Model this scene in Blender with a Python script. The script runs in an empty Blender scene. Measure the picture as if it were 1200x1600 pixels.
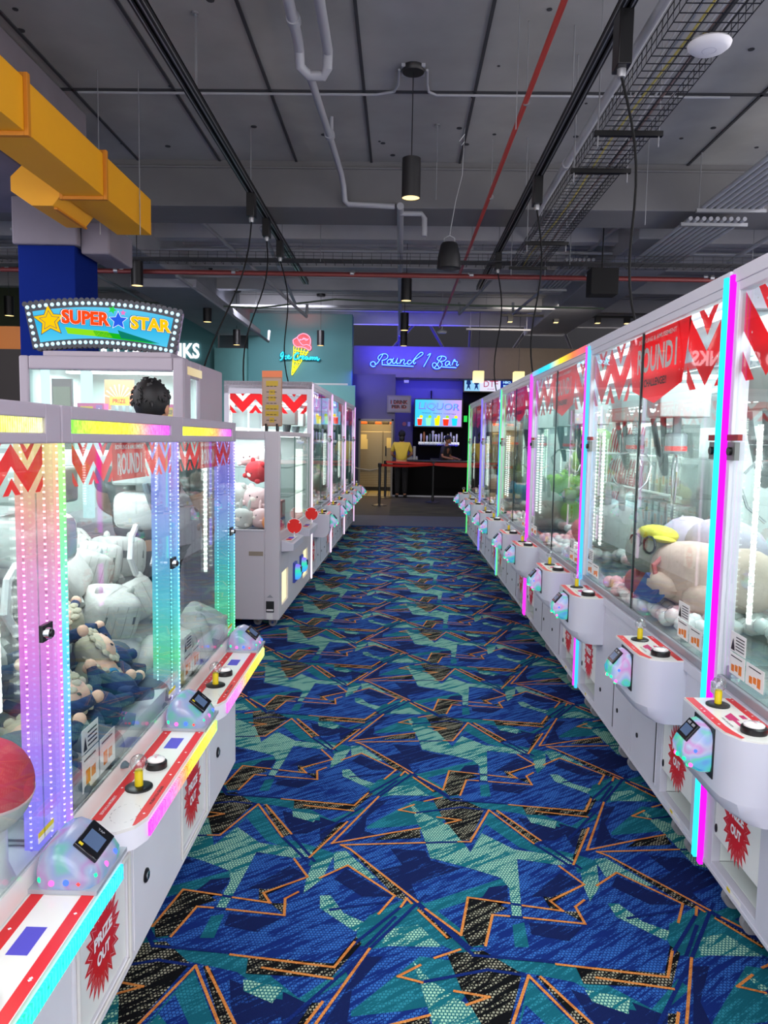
import bpy, math, random, json
from mathutils import Vector, Matrix, geometry
random.seed(7)
SC = bpy.context.scene
COL = SC.collection

# ------------------------------------------------------------------ camera
_Y = Vector((25, 113, 1200)).normalized()            # world axes in (right, up, forward) of the lens
_Z = Vector((0.0185, 1, 0)); _Z = (_Z - _Y * _Y.dot(_Z)).normalized()
_X = _Z.cross(_Y) if _Z.cross(_Y).x > 0 else _Y.cross(_Z)
cam_data = bpy.data.cameras.new('camera'); cam = bpy.data.objects.new('camera', cam_data); COL.objects.link(cam)
cam_data.sensor_fit = 'VERTICAL'; cam_data.sensor_height = 36; cam_data.lens = 27; cam_data.clip_start = .05; cam_data.clip_end = 200
rt = Vector((_X[0], _Y[0], _Z[0])); up = Vector((_X[1], _Y[1], _Z[1])); fw = Vector((_X[2], _Y[2], _Z[2]))
M = Matrix.Identity(4)
for i in range(3):
    M[i][0] = rt[i]; M[i][1] = up[i]; M[i][2] = -fw[i]
M[0][3], M[1][3], M[2][3] = 0, 0, 1.55
cam.matrix_world = M
SC.camera = cam

# ------------------------------------------------------------------ exposure, world
SC.view_settings.view_transform = 'Standard'; SC.view_settings.look = 'None'
SC.view_settings.gamma = 1; SC.view_settings.use_curve_mapping = False
SC.view_settings.exposure = 0.6
cy = SC.cycles
cy.max_bounces = 7; cy.diffuse_bounces = 3; cy.glossy_bounces = 3; cy.transmission_bounces = 4; cy.transparent_max_bounces = 40
cy.sample_clamp_indirect = 4; cy.use_denoising = True; cy.caustics_reflective = False; cy.caustics_refractive = False
W = bpy.data.worlds.new('arcade_hall_light'); SC.world = W; W.use_nodes = True
W.node_tree.nodes['Background'].inputs[0].default_value = (0.58, 0.555, 0.56, 1)
W.node_tree.nodes['Background'].inputs[1].default_value = 3.0

def lin(h):
    h = h.lstrip('#'); c = [int(h[i:i+2], 16) / 255 for i in (0, 2, 4)]
    return tuple(x / 12.92 if x <= .04045 else ((x + .055) / 1.055) ** 2.4 for x in c) + (1,)

def area(name, loc, rot, sx, sy, power, col='ffffff', spread=180):
    l = bpy.data.lights.new(name, 'AREA'); l.shape = 'RECTANGLE'; l.size = sx; l.size_y = sy; l.energy = power; l.color = lin(col)[:3]
    l.spread = math.radians(spread)
    o = bpy.data.objects.new(name, l); COL.objects.link(o); o.location = loc; o.rotation_euler = [math.radians(a) for a in rot]
    return o
def spot(name, loc, power, col='fff0d8', ang=110, blend=.7, rot=(0, 0, 0), r=.06):
    l = bpy.data.lights.new(name, 'SPOT'); l.energy = power; l.color = lin(col)[:3]; l.spot_size = math.radians(ang); l.spot_blend = blend; l.shadow_soft_size = r
    o = bpy.data.objects.new(name, l); COL.objects.link(o); o.location = loc; o.rotation_euler = [math.radians(a) for a in rot]
    return o
# general hall light: added fill lights behind the camera and over the side halls
area('hall_fill_light', (0, -2.5, 4.9), (0, 0, 0), 6, 4, 280, 'f4f2ff')
area('hall_fill_light', (-6.5, 6, 4.6), (0, 0, 0), 2, 8, 260, 'f4f2ff')
area('hall_fill_light', (6.2, 6, 4.6), (0, 0, 0), 2, 8, 260, 'f4f2ff')
# added coloured lights that strengthen the glow round the bar and neon signs
area('blue_fill_light', (0.1, 21.3, 4.3), (50, 0, 0), 2.6, .12, 30, '2a20ff')
area('blue_fill_light', (0.7, 22.3, 3.2), (38, 0, 0), 2.0, .2, 24, '5450ff')
area('blue_fill_light', (-.75, 20.4, 3.3), (30, 0, 0), 1.0, .2, 7, '4438ff')
area('far_wall_fill_light', (-3.2, 17.1, 4.45), (62, 0, 0), 3, .25, 44, 'f4f2ff', 100)  # added fill to brighten the far walls, no fixture there
area('far_wall_fill_light', (3.2, 17.1, 4.45), (62, 0, 0), 2, .25, 20, 'fff0e0', 100)
area('blue_fill_light', (0.2, 21.6, 4.3), (160, 0, 0), 2.6, .3, 16, '3020ff')
area('kitchen_light', (-.7, 22.6, 2.5), (0, 0, 0), 1, 1.2, 30, 'ffd890')
area('red_fill_light', (-2.6, 20.0, 4.6), (150, 0, 0), .8, .3, 5, 'ff5040')

# ------------------------------------------------------------------ materials
MATS = {}
def mat(name, hexc='ffffff', rough=.5, metal=0, var=0, scale=6, bump=0, emis=None, strength=0, coat=0, alpha=1, trans=0, spec=.5):
    if name in MATS: return MATS[name]
    m = bpy.data.materials.new(name); m.use_nodes = True; N = m.node_tree.nodes; Lk = m.node_tree.links
    b = N['Principled BSDF']; c = lin(hexc)
    b.inputs['Base Color'].default_value = c; b.inputs['Roughness'].default_value = rough; b.inputs['Metallic'].default_value = metal
    b.inputs['Coat Weight'].default_value = coat; b.inputs['Specular IOR Level'].default_value = spec; b.inputs['Alpha'].default_value = alpha; b.inputs['Transmission Weight'].default_value = trans
    if emis:
        b.inputs['Emission Color'].default_value = lin(emis); b.inputs['Emission Strength'].default_value = strength
    tc = N.new('ShaderNodeTexCoord'); nz = N.new('ShaderNodeTexNoise'); nz.inputs['Scale'].default_value = scale; nz.inputs['Detail'].default_value = 4
    Lk.new(tc.outputs['Object'], nz.inputs['Vector'])
    if var:
        mx = N.new('ShaderNodeMix'); mx.data_type = 'RGBA'; mx.blend_type = 'MULTIPLY'
        rp = N.new('ShaderNodeMapRange'); rp.inputs['From Min'].default_value = .3; rp.inputs['From Max'].default_value = .7
        rp.inputs['To Min'].default_value = 1 - var; rp.inputs['To Max'].default_value = 1
        Lk.new(nz.outputs['Fac'], rp.inputs['Value'])
        mx.inputs['Factor'].default_value = 1; mx.inputs['A'].default_value = c
        Lk.new(rp.outputs[0], mx.inputs['B']); Lk.new(mx.outputs['Result'], b.inputs['Base Color'])
    if bump:
        bp = N.new('ShaderNodeBump'); bp.inputs['Strength'].default_value = bump; bp.inputs['Distance'].default_value = .02
        Lk.new(nz.outputs['Fac'], bp.inputs['Height']); Lk.new(bp.outputs[0], b.inputs['Normal'])
    MATS[name] = m; return m

def glow(name, hexc, strength):
    if name in MATS: return MATS[name]
    m = bpy.data.materials.new(name); m.use_nodes = True; N = m.node_tree.nodes; N.clear()
    e = N.new('ShaderNodeEmission'); o = N.new('ShaderNodeOutputMaterial'); m.node_tree.links.new(e.outputs[0], o.inputs[0])
    e.inputs[0].default_value = lin(hexc); e.inputs[1].default_value = strength
    MATS[name] = m; return m

def ramp_glow(name, axis, lo, hi, cols, strength, dots=0, diff=0.0, dotboost=3):
    """light strip whose colour runs along its length, with LED dots every 'dots' metres"""
    if name in MATS: return MATS[name]
    m = bpy.data.materials.new(name); m.use_nodes = True; N = m.node_tree.nodes; Lk = m.node_tree.links; N.clear()
    tc = N.new('ShaderNodeTexCoord'); sp = N.new('ShaderNodeSeparateXYZ'); Lk.new(tc.outputs['Object'], sp.inputs[0])
    mr = N.new('ShaderNodeMapRange'); mr.inputs['From Min'].default_value = lo; mr.inputs['From Max'].default_value = hi
    Lk.new(sp.outputs[axis], mr.inputs['Value'])
    cr = N.new('ShaderNodeValToRGB'); el = cr.color_ramp.elements
    while len(el) > 1: el.remove(el[-1])
    for i, h in enumerate(cols):
        p = i / max(1, len(cols) - 1)
        e = el[0] if i == 0 else el.new(p); e.position = p; e.color = lin(h)
    Lk.new(mr.outputs[0], cr.inputs[0])
    em = N.new('ShaderNodeEmission'); em.inputs[1].default_value = strength; Lk.new(cr.outputs[0], em.inputs[0])
    out = N.new('ShaderNodeOutputMaterial')
    if dots:
        ml = N.new('ShaderNodeMath'); ml.operation = 'MULTIPLY'; ml.inputs[1].default_value = 1 / dots; Lk.new(sp.outputs[axis], ml.inputs[0])
        fr = N.new('ShaderNodeMath'); fr.operation = 'FRACT'; Lk.new(ml.outputs[0], fr.inputs[0])
        nz = N.new('ShaderNodeTexNoise'); nz.inputs['Scale'].default_value = 90; Lk.new(tc.outputs['Object'], nz.inputs['Vector'])
        gt = N.new('ShaderNodeMath'); gt.operation = 'GREATER_THAN'; gt.inputs[1].default_value = .72; Lk.new(fr.outputs[0], gt.inputs[0])
        ad = N.new('ShaderNodeMath'); ad.operation = 'MULTIPLY_ADD'; Lk.new(gt.outputs[0], ad.inputs[0])
        ad.inputs[1].default_value = strength * dotboost
        m3 = N.new('ShaderNodeMath'); m3.operation = 'MULTIPLY'; m3.inputs[1].default_value = strength * 2; Lk.new(nz.outputs['Fac'], m3.inputs[0])
        Lk.new(m3.outputs[0], ad.inputs[2]); Lk.new(ad.outputs[0], em.inputs[1])
    if diff:
        d = N.new('ShaderNodeBsdfTransparent'); mx = N.new('ShaderNodeMixShader'); mx.inputs[0].default_value = diff
        Lk.new(em.outputs[0], mx.inputs[1]); Lk.new(d.outputs[0], mx.inputs[2]); Lk.new(mx.outputs[0], out.inputs[0])
    else: Lk.new(em.outputs[0], out.inputs[0])
    MATS[name] = m; return m

def glass(name, tint='fbfefd', base=.06, rough=0.0, power=5, top=.9):
    if name in MATS: return MATS[name]
    m = bpy.data.materials.new(name); m.use_nodes = True; N = m.node_tree.nodes; Lk = m.node_tree.links; N.clear()
    lw = N.new('ShaderNodeLayerWeight'); pw = N.new('ShaderNodeMath'); pw.operation = 'POWER'; pw.inputs[1].default_value = power
    Lk.new(lw.outputs['Facing'], pw.inputs[0])
    ma = N.new('ShaderNodeMath'); ma.operation = 'MULTIPLY_ADD'; ma.inputs[1].default_value = top - base; ma.inputs[2].default_value = base
    Lk.new(pw.outputs[0], ma.inputs[0])
    t = N.new('ShaderNodeBsdfTransparent'); t.inputs[0].default_value = lin(tint); g = N.new('ShaderNodeBsdfGlossy'); g.inputs['Roughness'].default_value = rough
    mx = N.new('ShaderNodeMixShader'); Lk.new(ma.outputs[0], mx.inputs[0]); Lk.new(t.outputs[0], mx.inputs[1]); Lk.new(g.outputs[0], mx.inputs[2])
    o = N.new('ShaderNodeOutputMaterial'); Lk.new(mx.outputs[0], o.inputs[0]); MATS[name] = m; return m

# ------------------------------------------------------------------ mesh helpers
_glyphs = {}
def glyphs(s, bold, shear=0):
    k = (s, bold, shear)
    if k not in _glyphs:
        cu = bpy.data.curves.new('t', 'FONT'); cu.body = s; cu.size = 1; cu.offset = bold; cu.align_x = 'LEFT'; cu.shear = shear; cu.resolution_u = 3
        ob = bpy.data.objects.new('t', cu); COL.objects.link(ob); bpy.context.view_layer.update()
        me = bpy.data.meshes.new_from_object(ob.evaluated_get(bpy.context.evaluated_depsgraph_get()))
        vs = [v.co.copy() for v in me.vertices]; fs = [tuple(p.vertices) for p in me.polygons]
        bpy.data.objects.remove(ob); bpy.data.curves.remove(cu); bpy.data.meshes.remove(me)
        x0 = min(v.x for v in vs); x1 = max(v.x for v in vs); y0 = min(v.y for v in vs); y1 = max(v.y for v in vs)
        _glyphs[k] = ([((v.x - x0) / (x1 - x0) - .5, (v.y - y0) / (y1 - y0) - .5) for v in vs], fs, (x1 - x0) / (y1 - y0))
    return _glyphs[k]

class MB:
    def __init__(s): s.v = []; s.f = []; s.m = []
    def quad(s, a, b, c, d, m=0): s.poly([a, b, c, d], m)
    def poly(s, pts, m=0):
        n = len(s.v); s.v += [Vector(p) for p in pts]; s.f.append(tuple(range(n, n + len(pts)))); s.m.append(m)
    def box(s, x0, x1, y0, y1, z0, z1, m=0):
        if x0 > x1: x0, x1 = x1, x0
        if y0 > y1: y0, y1 = y1, y0
        n = len(s.v); s.v += [Vector(p) for p in ((x0,y0,z0),(x1,y0,z0),(x1,y1,z0),(x0,y1,z0),(x0,y0,z1),(x1,y0,z1),(x1,y1,z1),(x0,y1,z1))]
        for q in ((0,3,2,1),(4,5,6,7),(0,1,5,4),(1,2,6,5),(2,3,7,6),(3,0,4,7)): s.f.append(tuple(n + i for i in q)); s.m.append(m)
    def prism(s, pts, ax, a0, a1, m=0):
        """pts 2-D polygon in the plane across axis ax (0,1,2), extruded a0..a1"""
        def P(p, a):
            q = [p[0], p[1]]; q.insert(ax, a); return Vector(q)
        n = len(s.v); k = len(pts); s.v += [P(p, a0) for p in pts] + [P(p, a1) for p in pts]
        s.f += [tuple(range(n, n + k)), tuple(range(n + 2 * k - 1, n + k - 1, -1))]; s.m += [m, m]
        for i in range(k):
            j = (i + 1) % k; s.f.append((n + i, n + k + i, n + k + j, n + j)); s.m.append(m)
    def flat(s, pts3, m=0):
        """possibly concave planar polygon"""
        n = len(s.v); s.v += [Vector(p) for p in pts3]
        for t in geometry.tessellate_polygon([[Vector(p) for p in pts3]]):
            s.f.append(tuple(n + i for i in t)); s.m.append(m)
    def ring(s, c, u, w, r, n):
        return [c + u * (r * math.cos(2 * math.pi * i / n)) + w * (r * math.sin(2 * math.pi * i / n)) for i in range(n)]
    def tube(s, pts, r, n=8, m=0, cap=True):
        pts = [Vector(p) for p in pts]; rs = r if isinstance(r, (list, tuple)) else [r] * len(pts)
        base = len(s.v); ref = None
        for i, p in enumerate(pts):
            a = pts[max(0, i - 1)]; b = pts[min(len(pts) - 1, i + 1)]; t = (b - a)
            t = t.normalized() if t.length > 1e-9 else Vector((0, 0, 1))
            if ref is None: ref = t.orthogonal().normalized()
            u = ref - t * ref.dot(t)
            u = u.normalized() if u.length > 1e-6 else t.orthogonal().normalized()
            ref = u; s.v += s.ring(p, u, t.cross(u), rs[i], n)
        for i in range(len(pts) - 1):
            for j in range(n):
                a = base + i * n + j; b = base + i * n + (j + 1) % n; s.f.append((a, b, b + n, a + n)); s.m.append(m)
        if cap:
            s.f.append(tuple(range(base + n - 1, base - 1, -1))); s.m.append(m)
            e = base + (len(pts) - 1) * n; s.f.append(tuple(range(e, e + n))); s.m.append(m)
    def cyl(s, p0, p1, r0, r1=None, n=20, m=0): s.tube([p0, p1], [r0, r0 if r1 is None else r1], n, m)
    def lathe(s, prof, c=(0,0,0), n=24, m=0, ax=2):
        """prof: (radius, height) list round an axis"""
        base = len(s.v); c = Vector(c); u, w, t = [(Vector((0,1,0)), Vector((0,0,1)), Vector((1,0,0))), (Vector((0,0,1)), Vector((1,0,0)), Vector((0,1,0))), (Vector((1,0,0)), Vector((0,1,0)), Vector((0,0,1)))][ax]
        for r, h in prof: s.v += s.ring(c + t * h, u, w, max(r, 1e-4), n)
        for i in range(len(prof) - 1):
            for j in range(n):
                a = base + i * n + j; b = base + i * n + (j + 1) % n; s.f.append((a, b, b + n, a + n)); s.m.append(m)
        s.f.append(tuple(range(base + n - 1, base - 1, -1))); s.m.append(m)
        e = base + (len(prof) - 1) * n; s.f.append(tuple(range(e, e + n))); s.m.append(m)
    def sph(s, c, r, n=16, m=0, p=1.0, rot=None, jit=0, seed=0):
        """ellipsoid; p<1 makes it boxy"""
        r = (r, r, r) if isinstance(r, (int, float)) else r; c = Vector(c); base = len(s.v); k = n // 2 + 1
        rg = random.Random(seed)
        sg = lambda x: math.copysign(abs(x) ** p, x)
        ph = [rg.uniform(0, 6.28) for _ in range(4)]
        for i in range(k):
            la = -math.pi / 2 + math.pi * i / (k - 1)
            for j in range(n):
                lo = 2 * math.pi * j / n
                q = Vector((r[0] * sg(math.cos(la)) * sg(math.cos(lo)), r[1] * sg(math.cos(la)) * sg(math.sin(lo)), r[2] * sg(math.sin(la))))
                if jit: q *= 1 + jit * (math.sin(3 * lo + ph[0]) * math.cos(2 * la + ph[1]) + .5 * math.sin(5 * lo + ph[2] + 3 * la))
                if rot is not None: q = rot @ q
                s.v.append(c + q)
        for i in range(k - 1):
            for j in range(n):
                a = base + i * n + j; b = base + i * n + (j + 1) % n; s.f.append((a, b, b + n, a + n)); s.m.append(m)
    def text(s, t, c, ux, uz, h, w=None, m=0, bold=.02, shear=0):
        vs, fs, asp = glyphs(t, bold, shear); c = Vector(c); ux = Vector(ux).normalized(); uz = Vector(uz).normalized()
        w = h * asp if w is None else w; n = len(s.v)
        s.v += [c + ux * (x * w) + uz * (y * h) for x, y in vs]
        for f in fs: s.f.append(tuple(n + i for i in f)); s.m.append(m)
    def xf(s, mtx, start=0):
        for i in range(start, len(s.v)): s.v[i] = mtx @ s.v[i]
    def build(s, name, mats, parent=None, smooth=True, bevel=0, loc=None):
        me = bpy.data.meshes.new(name); me.from_pydata([tuple(v) for v in s.v], [], s.f)
        for q in (mats if isinstance(mats, (list, tuple)) else [mats]): me.materials.append(q)
        me.polygons.foreach_set('material_index', s.m)
        if smooth:
            me.polygons.foreach_set('use_smooth', [True] * len(s.f)); me.set_sharp_from_angle(angle=math.radians(38))
        me.update()
        o = bpy.data.objects.new(name, me); COL.objects.link(o)
        if parent: o.parent = parent
        if loc: o.location = loc
        if bevel:
            b = o.modifiers.new('bevel', 'BEVEL'); b.width = bevel; b.segments = 2; b.limit_method = 'ANGLE'
        return o
def panel(mb, ax, a0, a1, u0, u1, z0, z1, holes, m=0):
    """slab across axis ax with rectangular openings (u0,u1,z0,z1)"""
    us = sorted({u0, u1, *[h[0] for h in holes], *[h[1] for h in holes]}); zs = sorted({z0, z1, *[h[2] for h in holes], *[h[3] for h in holes]})
    for i in range(len(us) - 1):
        k = 0
        while k < len(zs) - 1:
            um = (us[i] + us[i+1]) / 2; zm = (zs[k] + zs[k+1]) / 2
            if any(h[0] < um < h[1] and h[2] < zm < h[3] for h in holes): k += 1; continue
            e = k + 1
            while e < len(zs) - 1 and not any(h[0] < um < h[1] and h[2] < (zs[e] + zs[e+1]) / 2 < h[3] for h in holes): e += 1
            if ax == 0: mb.box(a0, a1, us[i], us[i+1], zs[k], zs[e], m)
            else: mb.box(us[i], us[i+1], a0, a1, zs[k], zs[e], m)
            k = e
def tag(o, label, cat, group=None, kind=None):
    o['label'] = label; o['category'] = cat
    if group: o['group'] = group
    if kind: o['kind'] = kind
    return o
def thing(name, loc, label, cat, rz=0, group=None):
    o = bpy.data.objects.new(name, None); COL.objects.link(o); o.location = loc; o.rotation_euler = (0, 0, rz); o.empty_display_size = .1
    return tag(o, label, cat, group)
def struct(o): o['kind'] = 'structure'; return o
def copy_tree(o, parent=None):
    c = o.copy(); COL.objects.link(c); c.parent = parent
    for ch in o.children: copy_tree(ch, c)
    return c
def dup(root, loc, rz=0, label=None, group=None):
    kids = list(root.children); c = root.copy(); COL.objects.link(c); c.location = loc; c.rotation_euler = (0, 0, rz)
    for ch in kids: copy_tree(ch, c)
    if label: c['label'] = label
    if group: c['group'] = group
    return c
B = lambda x0, x1, y0, y1, z0, z1: (lambda q: (q.box(x0, x1, y0, y1, z0, z1), q)[1])(MB())

# shared surfaces
shell = mat('white painted metal', 'd2d1dc', .42, var=.04, scale=3)
shell_l = mat('bright white painted metal', 'eeecf2', .42, var=.04, scale=3)
shell_m = mat('mauve grey and shaded white metal', 'a69da8', .45, var=.04, scale=3)  # on low-machine headers this mauve puts shade into the white paint
inner = mat('white interior lining', 'dfe6e4', .5)
dark = mat('black metal', '16161a', .5)
blk = mat('black plastic', '0c0c0e', .35)
chrome = mat('chrome', 'c8c8cc', .18, 1)
red = mat('red printed film', 'd81a20', .4)
def film(name, h):
    m = mat(name, h, .35); N = m.node_tree.nodes; Lk = m.node_tree.links; t = N.new('ShaderNodeBsdfTranslucent'); t.inputs[0].default_value = lin(h); mx = N.new('ShaderNodeMixShader'); mx.inputs[0].default_value = .45
    Lk.new(N['Principled BSDF'].outputs[0], mx.inputs[1]); Lk.new(t.outputs[0], mx.inputs[2]); Lk.new(mx.outputs[0], N['Material Output'].inputs[0]); return m
redc = film('red chevron film', 'e81820')
white = mat('white print', 'f2f2f2', .5)
pane_m = glass('clear cabinet glass')
acry = glass('frosted acrylic', 'e8eeee', .12, .1)
rail = mat('brushed grey rail', 'a0a0a8', .35, .3)

# ================================================================== SETTING
CARPET = json.loads('''{"orange":[[[0.173,0.396],[-0.0,-0.0],[0.234,0.091],[0.35,0.133]],[[0.037,-0.01],[0.365,0.023]],[[0.501,0.037],[0.548,0.039],[0.653,0.299],[0.799,0.039]],[[0.688,0.295],[0.831,0.063]],[[0.037,-0.01],[0.076,-0.039],[0.329,-0.359]],[[0.356,-0.397],[0.465,-0.525],[0.506,-0.325],[0.645,-0.351]],[[-0.022,-0.233],[0.073,-0.148],[0.25,-0.327],[0.197,-0.429]],[[0.691,-0.362],[0.823,-0.386],[0.79,-0.332],[0.933,-0.229],[0.868,-0.116]],[[0.685,-0.428],[0.882,-0.451],[0.871,-0.361],[0.91,-0.322]],[[0.331,-0.404],[0.419,-0.538]],[[0.539,-0.572],[0.58,-0.418],[0.634,-0.422]],[[0.272,-0.388],[0.292,-0.341],[0.308,-0.367]],[[0.329,0.33],[0.263,0.28],[0.333,0.258]],[[0.376,0.364],[0.456,0.405]],[[0.427,0.227],[0.524,0.208],[0.458,0.176]],[[0.924,-0.102],[1.049,0.169]],[[0.747,0.352],[1.07,0.31],[1.124,0.425]],[[0.855,0.299],[1.068,0.262]]],"line":[[[0.329,-0.359],[0.489,-0.585]],[[0.113,-0.596],[0.317,-0.327]],[[0.164,-0.588],[0.252,-0.445]],[[0.831,0.063],[0.945,-0.125]],[[0.799,0.039],[0.919,-0.126]],[[0.279,0.701],[0.497,0.381],[0.743,0.362]],[[0.035,0.586],[0.256,0.649]],[[0.645,-0.351],[0.691,-0.362]],[[0.634,-0.422],[0.685,-0.428]],[[-0.055,0.076],[0.173,0.396],[0.358,0.68]],[[0.365,0.023],[0.501,0.037]],[[0.328,0.258],[0.533,0.319],[0.653,0.299]]],"teal":[[[0.553,-0.007],[0.625,0.185],[0.739,0.011],[0.863,-0.058],[0.935,-0.094],[0.925,-0.156],[0.998,-0.122],[1.029,-0.074],[0.95,-0.029],[0.79,0.039],[0.651,0.285]],[[0.349,-0.365],[0.645,-0.199],[0.678,-0.212],[0.653,-0.263],[0.395,-0.401],[0.331,-0.404]],[[0.309,-0.32],[0.349,-0.358],[0.395,-0.401],[0.534,-0.577],[0.49,-0.579],[0.337,-0.49],[0.236,-0.446],[0.179,-0.587],[0.127,-0.59],[0.13,-0.499],[0.181,-0.424]],[[0.128,0.484],[0.168,0.569],[0.355,0.527],[0.538,0.379],[0.793,0.35],[0.98,0.184],[1.099,0.308],[1.119,0.269],[0.981,0.147],[0.911,0.18],[0.782,0.281],[0.525,0.344],[0.363,0.451],[0.173,0.396]],[[0.132,0.141],[0.33,0.372],[0.535,0.34],[0.445,0.195],[0.277,0.148],[0.133,0.122]],[[0.64,-0.464],[0.681,-0.45],[0.676,-0.571],[0.631,-0.573]]],"mint":[[[0.309,0.35],[0.358,0.269],[0.481,0.158],[0.541,-0.033],[0.602,0.109],[0.717,-0.007],[0.944,-0.054],[0.935,-0.094],[0.862,-0.105],[0.716,-0.073],[0.697,-0.254],[0.677,-0.426],[0.645,-0.428],[0.659,-0.256],[0.637,-0.199],[0.531,-0.144],[0.384,-0.081],[0.362,0.079]],[[-0.011,-0.335],[0.026,-0.333],[0.078,-0.428],[0.152,-0.474],[0.123,-0.522],[0.049,-0.454],[-0.003,-0.407]],[[0.23,-0.506],[0.33,-0.478],[0.373,-0.546],[0.401,-0.583],[0.209,-0.586]],[[0.014,-0.058],[0.059,-0.048],[0.182,-0.221],[0.149,-0.23],[0.075,-0.151],[0.024,-0.176]],[[0.938,-0.155],[1.015,-0.09],[0.985,-0.241],[0.93,-0.325],[0.929,-0.243]],[[0.807,0.252],[0.929,0.22],[0.908,0.161],[0.818,0.204]]],"navy":[[[0.231,-0.023],[0.368,-0.033],[0.384,-0.097],[0.495,-0.146],[0.31,-0.258],[0.333,-0.352],[0.199,-0.205],[0.181,-0.176],[0.277,-0.134]],[[0.767,0.25],[0.911,0.18],[0.996,0.166],[0.889,0.07],[0.832,0.067],[0.791,0.155]],[[0.035,0.027],[0.109,0.216],[0.164,0.363],[0.216,0.366],[0.129,0.217],[0.124,0.103],[0.173,0.078]],[[0.729,-0.308],[0.859,-0.159],[0.924,-0.215],[0.812,-0.304]],[[-0.069,0.207],[0.025,0.154],[-0.031,0.024],[-0.049,0.023]],[[0.03,-0.235],[0.067,-0.167],[0.243,-0.33],[0.137,-0.335]],[[0.486,-0.459],[0.587,-0.259],[0.656,-0.242],[0.643,-0.338],[0.514,-0.324]],[[0.697,-0.45],[0.871,-0.466],[0.809,-0.538],[0.694,-0.509]]],"black":[[[0.414,0.387],[0.53,0.405],[0.634,0.308],[0.549,0.053],[0.511,0.051],[0.447,0.234]],[[0.674,0.302],[0.799,0.039],[0.831,0.063],[0.698,0.295]],[[0.182,-0.213],[0.077,-0.047],[0.329,-0.359],[0.3,-0.361],[0.25,-0.327]],[[0.165,0.034],[0.234,0.094],[0.35,0.129],[0.352,0.061]],[[0.328,-0.385],[0.356,-0.397],[0.465,-0.525],[0.484,-0.518],[0.418,-0.549]],[[0.469,-0.519],[0.509,-0.331],[0.593,-0.347],[0.637,-0.378],[0.581,-0.412],[0.536,-0.566],[0.49,-0.579]],[[0.77,-0.306],[0.798,-0.311],[0.933,-0.229],[0.805,-0.337],[0.827,-0.386],[0.883,-0.386],[0.877,-0.442],[0.826,-0.389],[0.782,-0.371]],[[1.02,0.167],[1.044,0.168],[0.939,-0.078],[0.929,-0.063]],[[0.81,0.273],[1.064,0.266],[1.147,0.42],[1.128,0.454],[1.066,0.327],[0.803,0.35]]]}''')
def carpet_mat(name, c0, c1, lo, gap=.0016, stripe=(6, 60, 1)):
    """tufted pile: rows of small dots (c1) over a ground (c0); slanting streaks decide which dots show"""
    m = bpy.data.materials.new(name); m.use_nodes = True; N = m.node_tree.nodes; Lk = m.node_tree.links; b = N['Principled BSDF']
    b.inputs['Roughness'].default_value = .95; b.inputs['Specular IOR Level'].default_value = .08
    tc = N.new('ShaderNodeTexCoord'); vr = N.new('ShaderNodeVectorRotate'); vr.rotation_type = 'Z_AXIS'; vr.inputs['Angle'].default_value = -.66; Lk.new(tc.outputs['Object'], vr.inputs['Vector'])
    mp = N.new('ShaderNodeMapping'); mp.inputs['Scale'].default_value = stripe; Lk.new(vr.outputs[0], mp.inputs[0])
    nz = N.new('ShaderNodeTexNoise'); nz.inputs['Scale'].default_value = 1; nz.inputs['Detail'].default_value = 3; nz.inputs['Roughness'].default_value = .65; Lk.new(mp.outputs[0], nz.inputs[0])
    r = N.new('ShaderNodeMapRange'); r.inputs['From Min'].default_value = lo; r.inputs['From Max'].default_value = lo + .04; Lk.new(nz.outputs['Fac'], r.inputs['Value'])
    bk = N.new('ShaderNodeTexBrick'); bk.inputs['Scale'].default_value = 1; bk.inputs['Brick Width'].default_value = .0105; bk.inputs['Row Height'].default_value = .0115
    bk.inputs['Mortar Size'].default_value = gap; bk.inputs['Mortar Smooth'].default_value = .4
    bk.inputs['Color1'].default_value = (1,1,1,1); bk.inputs['Color2'].default_value = (.8,.8,.8,1); bk.inputs['Mortar'].default_value = (0,0,0,1); Lk.new(tc.outputs['Object'], bk.inputs[0])
    mu = N.new('ShaderNodeMath'); mu.operation = 'MULTIPLY'; Lk.new(bk.outputs['Color'], mu.inputs[0]); Lk.new(r.outputs[0], mu.inputs[1])
    mix = N.new('ShaderNodeMix'); mix.data_type = 'RGBA'; mix.inputs['A'].default_value = lin(c0); mix.inputs['B'].default_value = lin(c1); Lk.new(mu.outputs[0], mix.inputs['Factor'])
    n2 = N.new('ShaderNodeTexNoise'); n2.inputs['Scale'].default_value = 420; Lk.new(tc.outputs['Object'], n2.inputs['Vector'])
    r2 = N.new('ShaderNodeMapRange'); r2.inputs['To Min'].default_value = .6; r2.inputs['To Max'].default_value = 1.2; Lk.new(n2.outputs['Fac'], r2.inputs['Value'])
    m2 = N.new('ShaderNodeMix'); m2.data_type = 'RGBA'; m2.blend_type = 'MULTIPLY'; m2.inputs['Factor'].default_value = 1
    Lk.new(mix.outputs['Result'], m2.inputs['A']); Lk.new(r2.outputs[0], m2.inputs['B']); Lk.new(m2.outputs['Result'], b.inputs['Base Color'])
    return m
cm = [carpet_mat('royal blue yarn', '12286a', '3468b0', .47), carpet_mat('teal yarn', '145a68', '2c8090', .50), carpet_mat('navy yarn', '121e4c', '22488c', .57),
      carpet_mat('mint dotted yarn', '17646e', 'a8d4b4', .44, .0022, (4, 34, 1)), carpet_mat('black speckled yarn', '0c0d10', 'a8a48c', .49, .0026), carpet_mat('orange yarn', 'b46c34', 'd88c48', .40, .001),
      carpet_mat('dark blue line yarn', '10225c', '142a6c', .4)]
fl = MB(); fl.box(-9, 7, -4, 13.75, -.06, 0, 0)
order = [('teal', 1), ('navy', 2), ('mint', 3), ('black', 4)]
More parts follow.
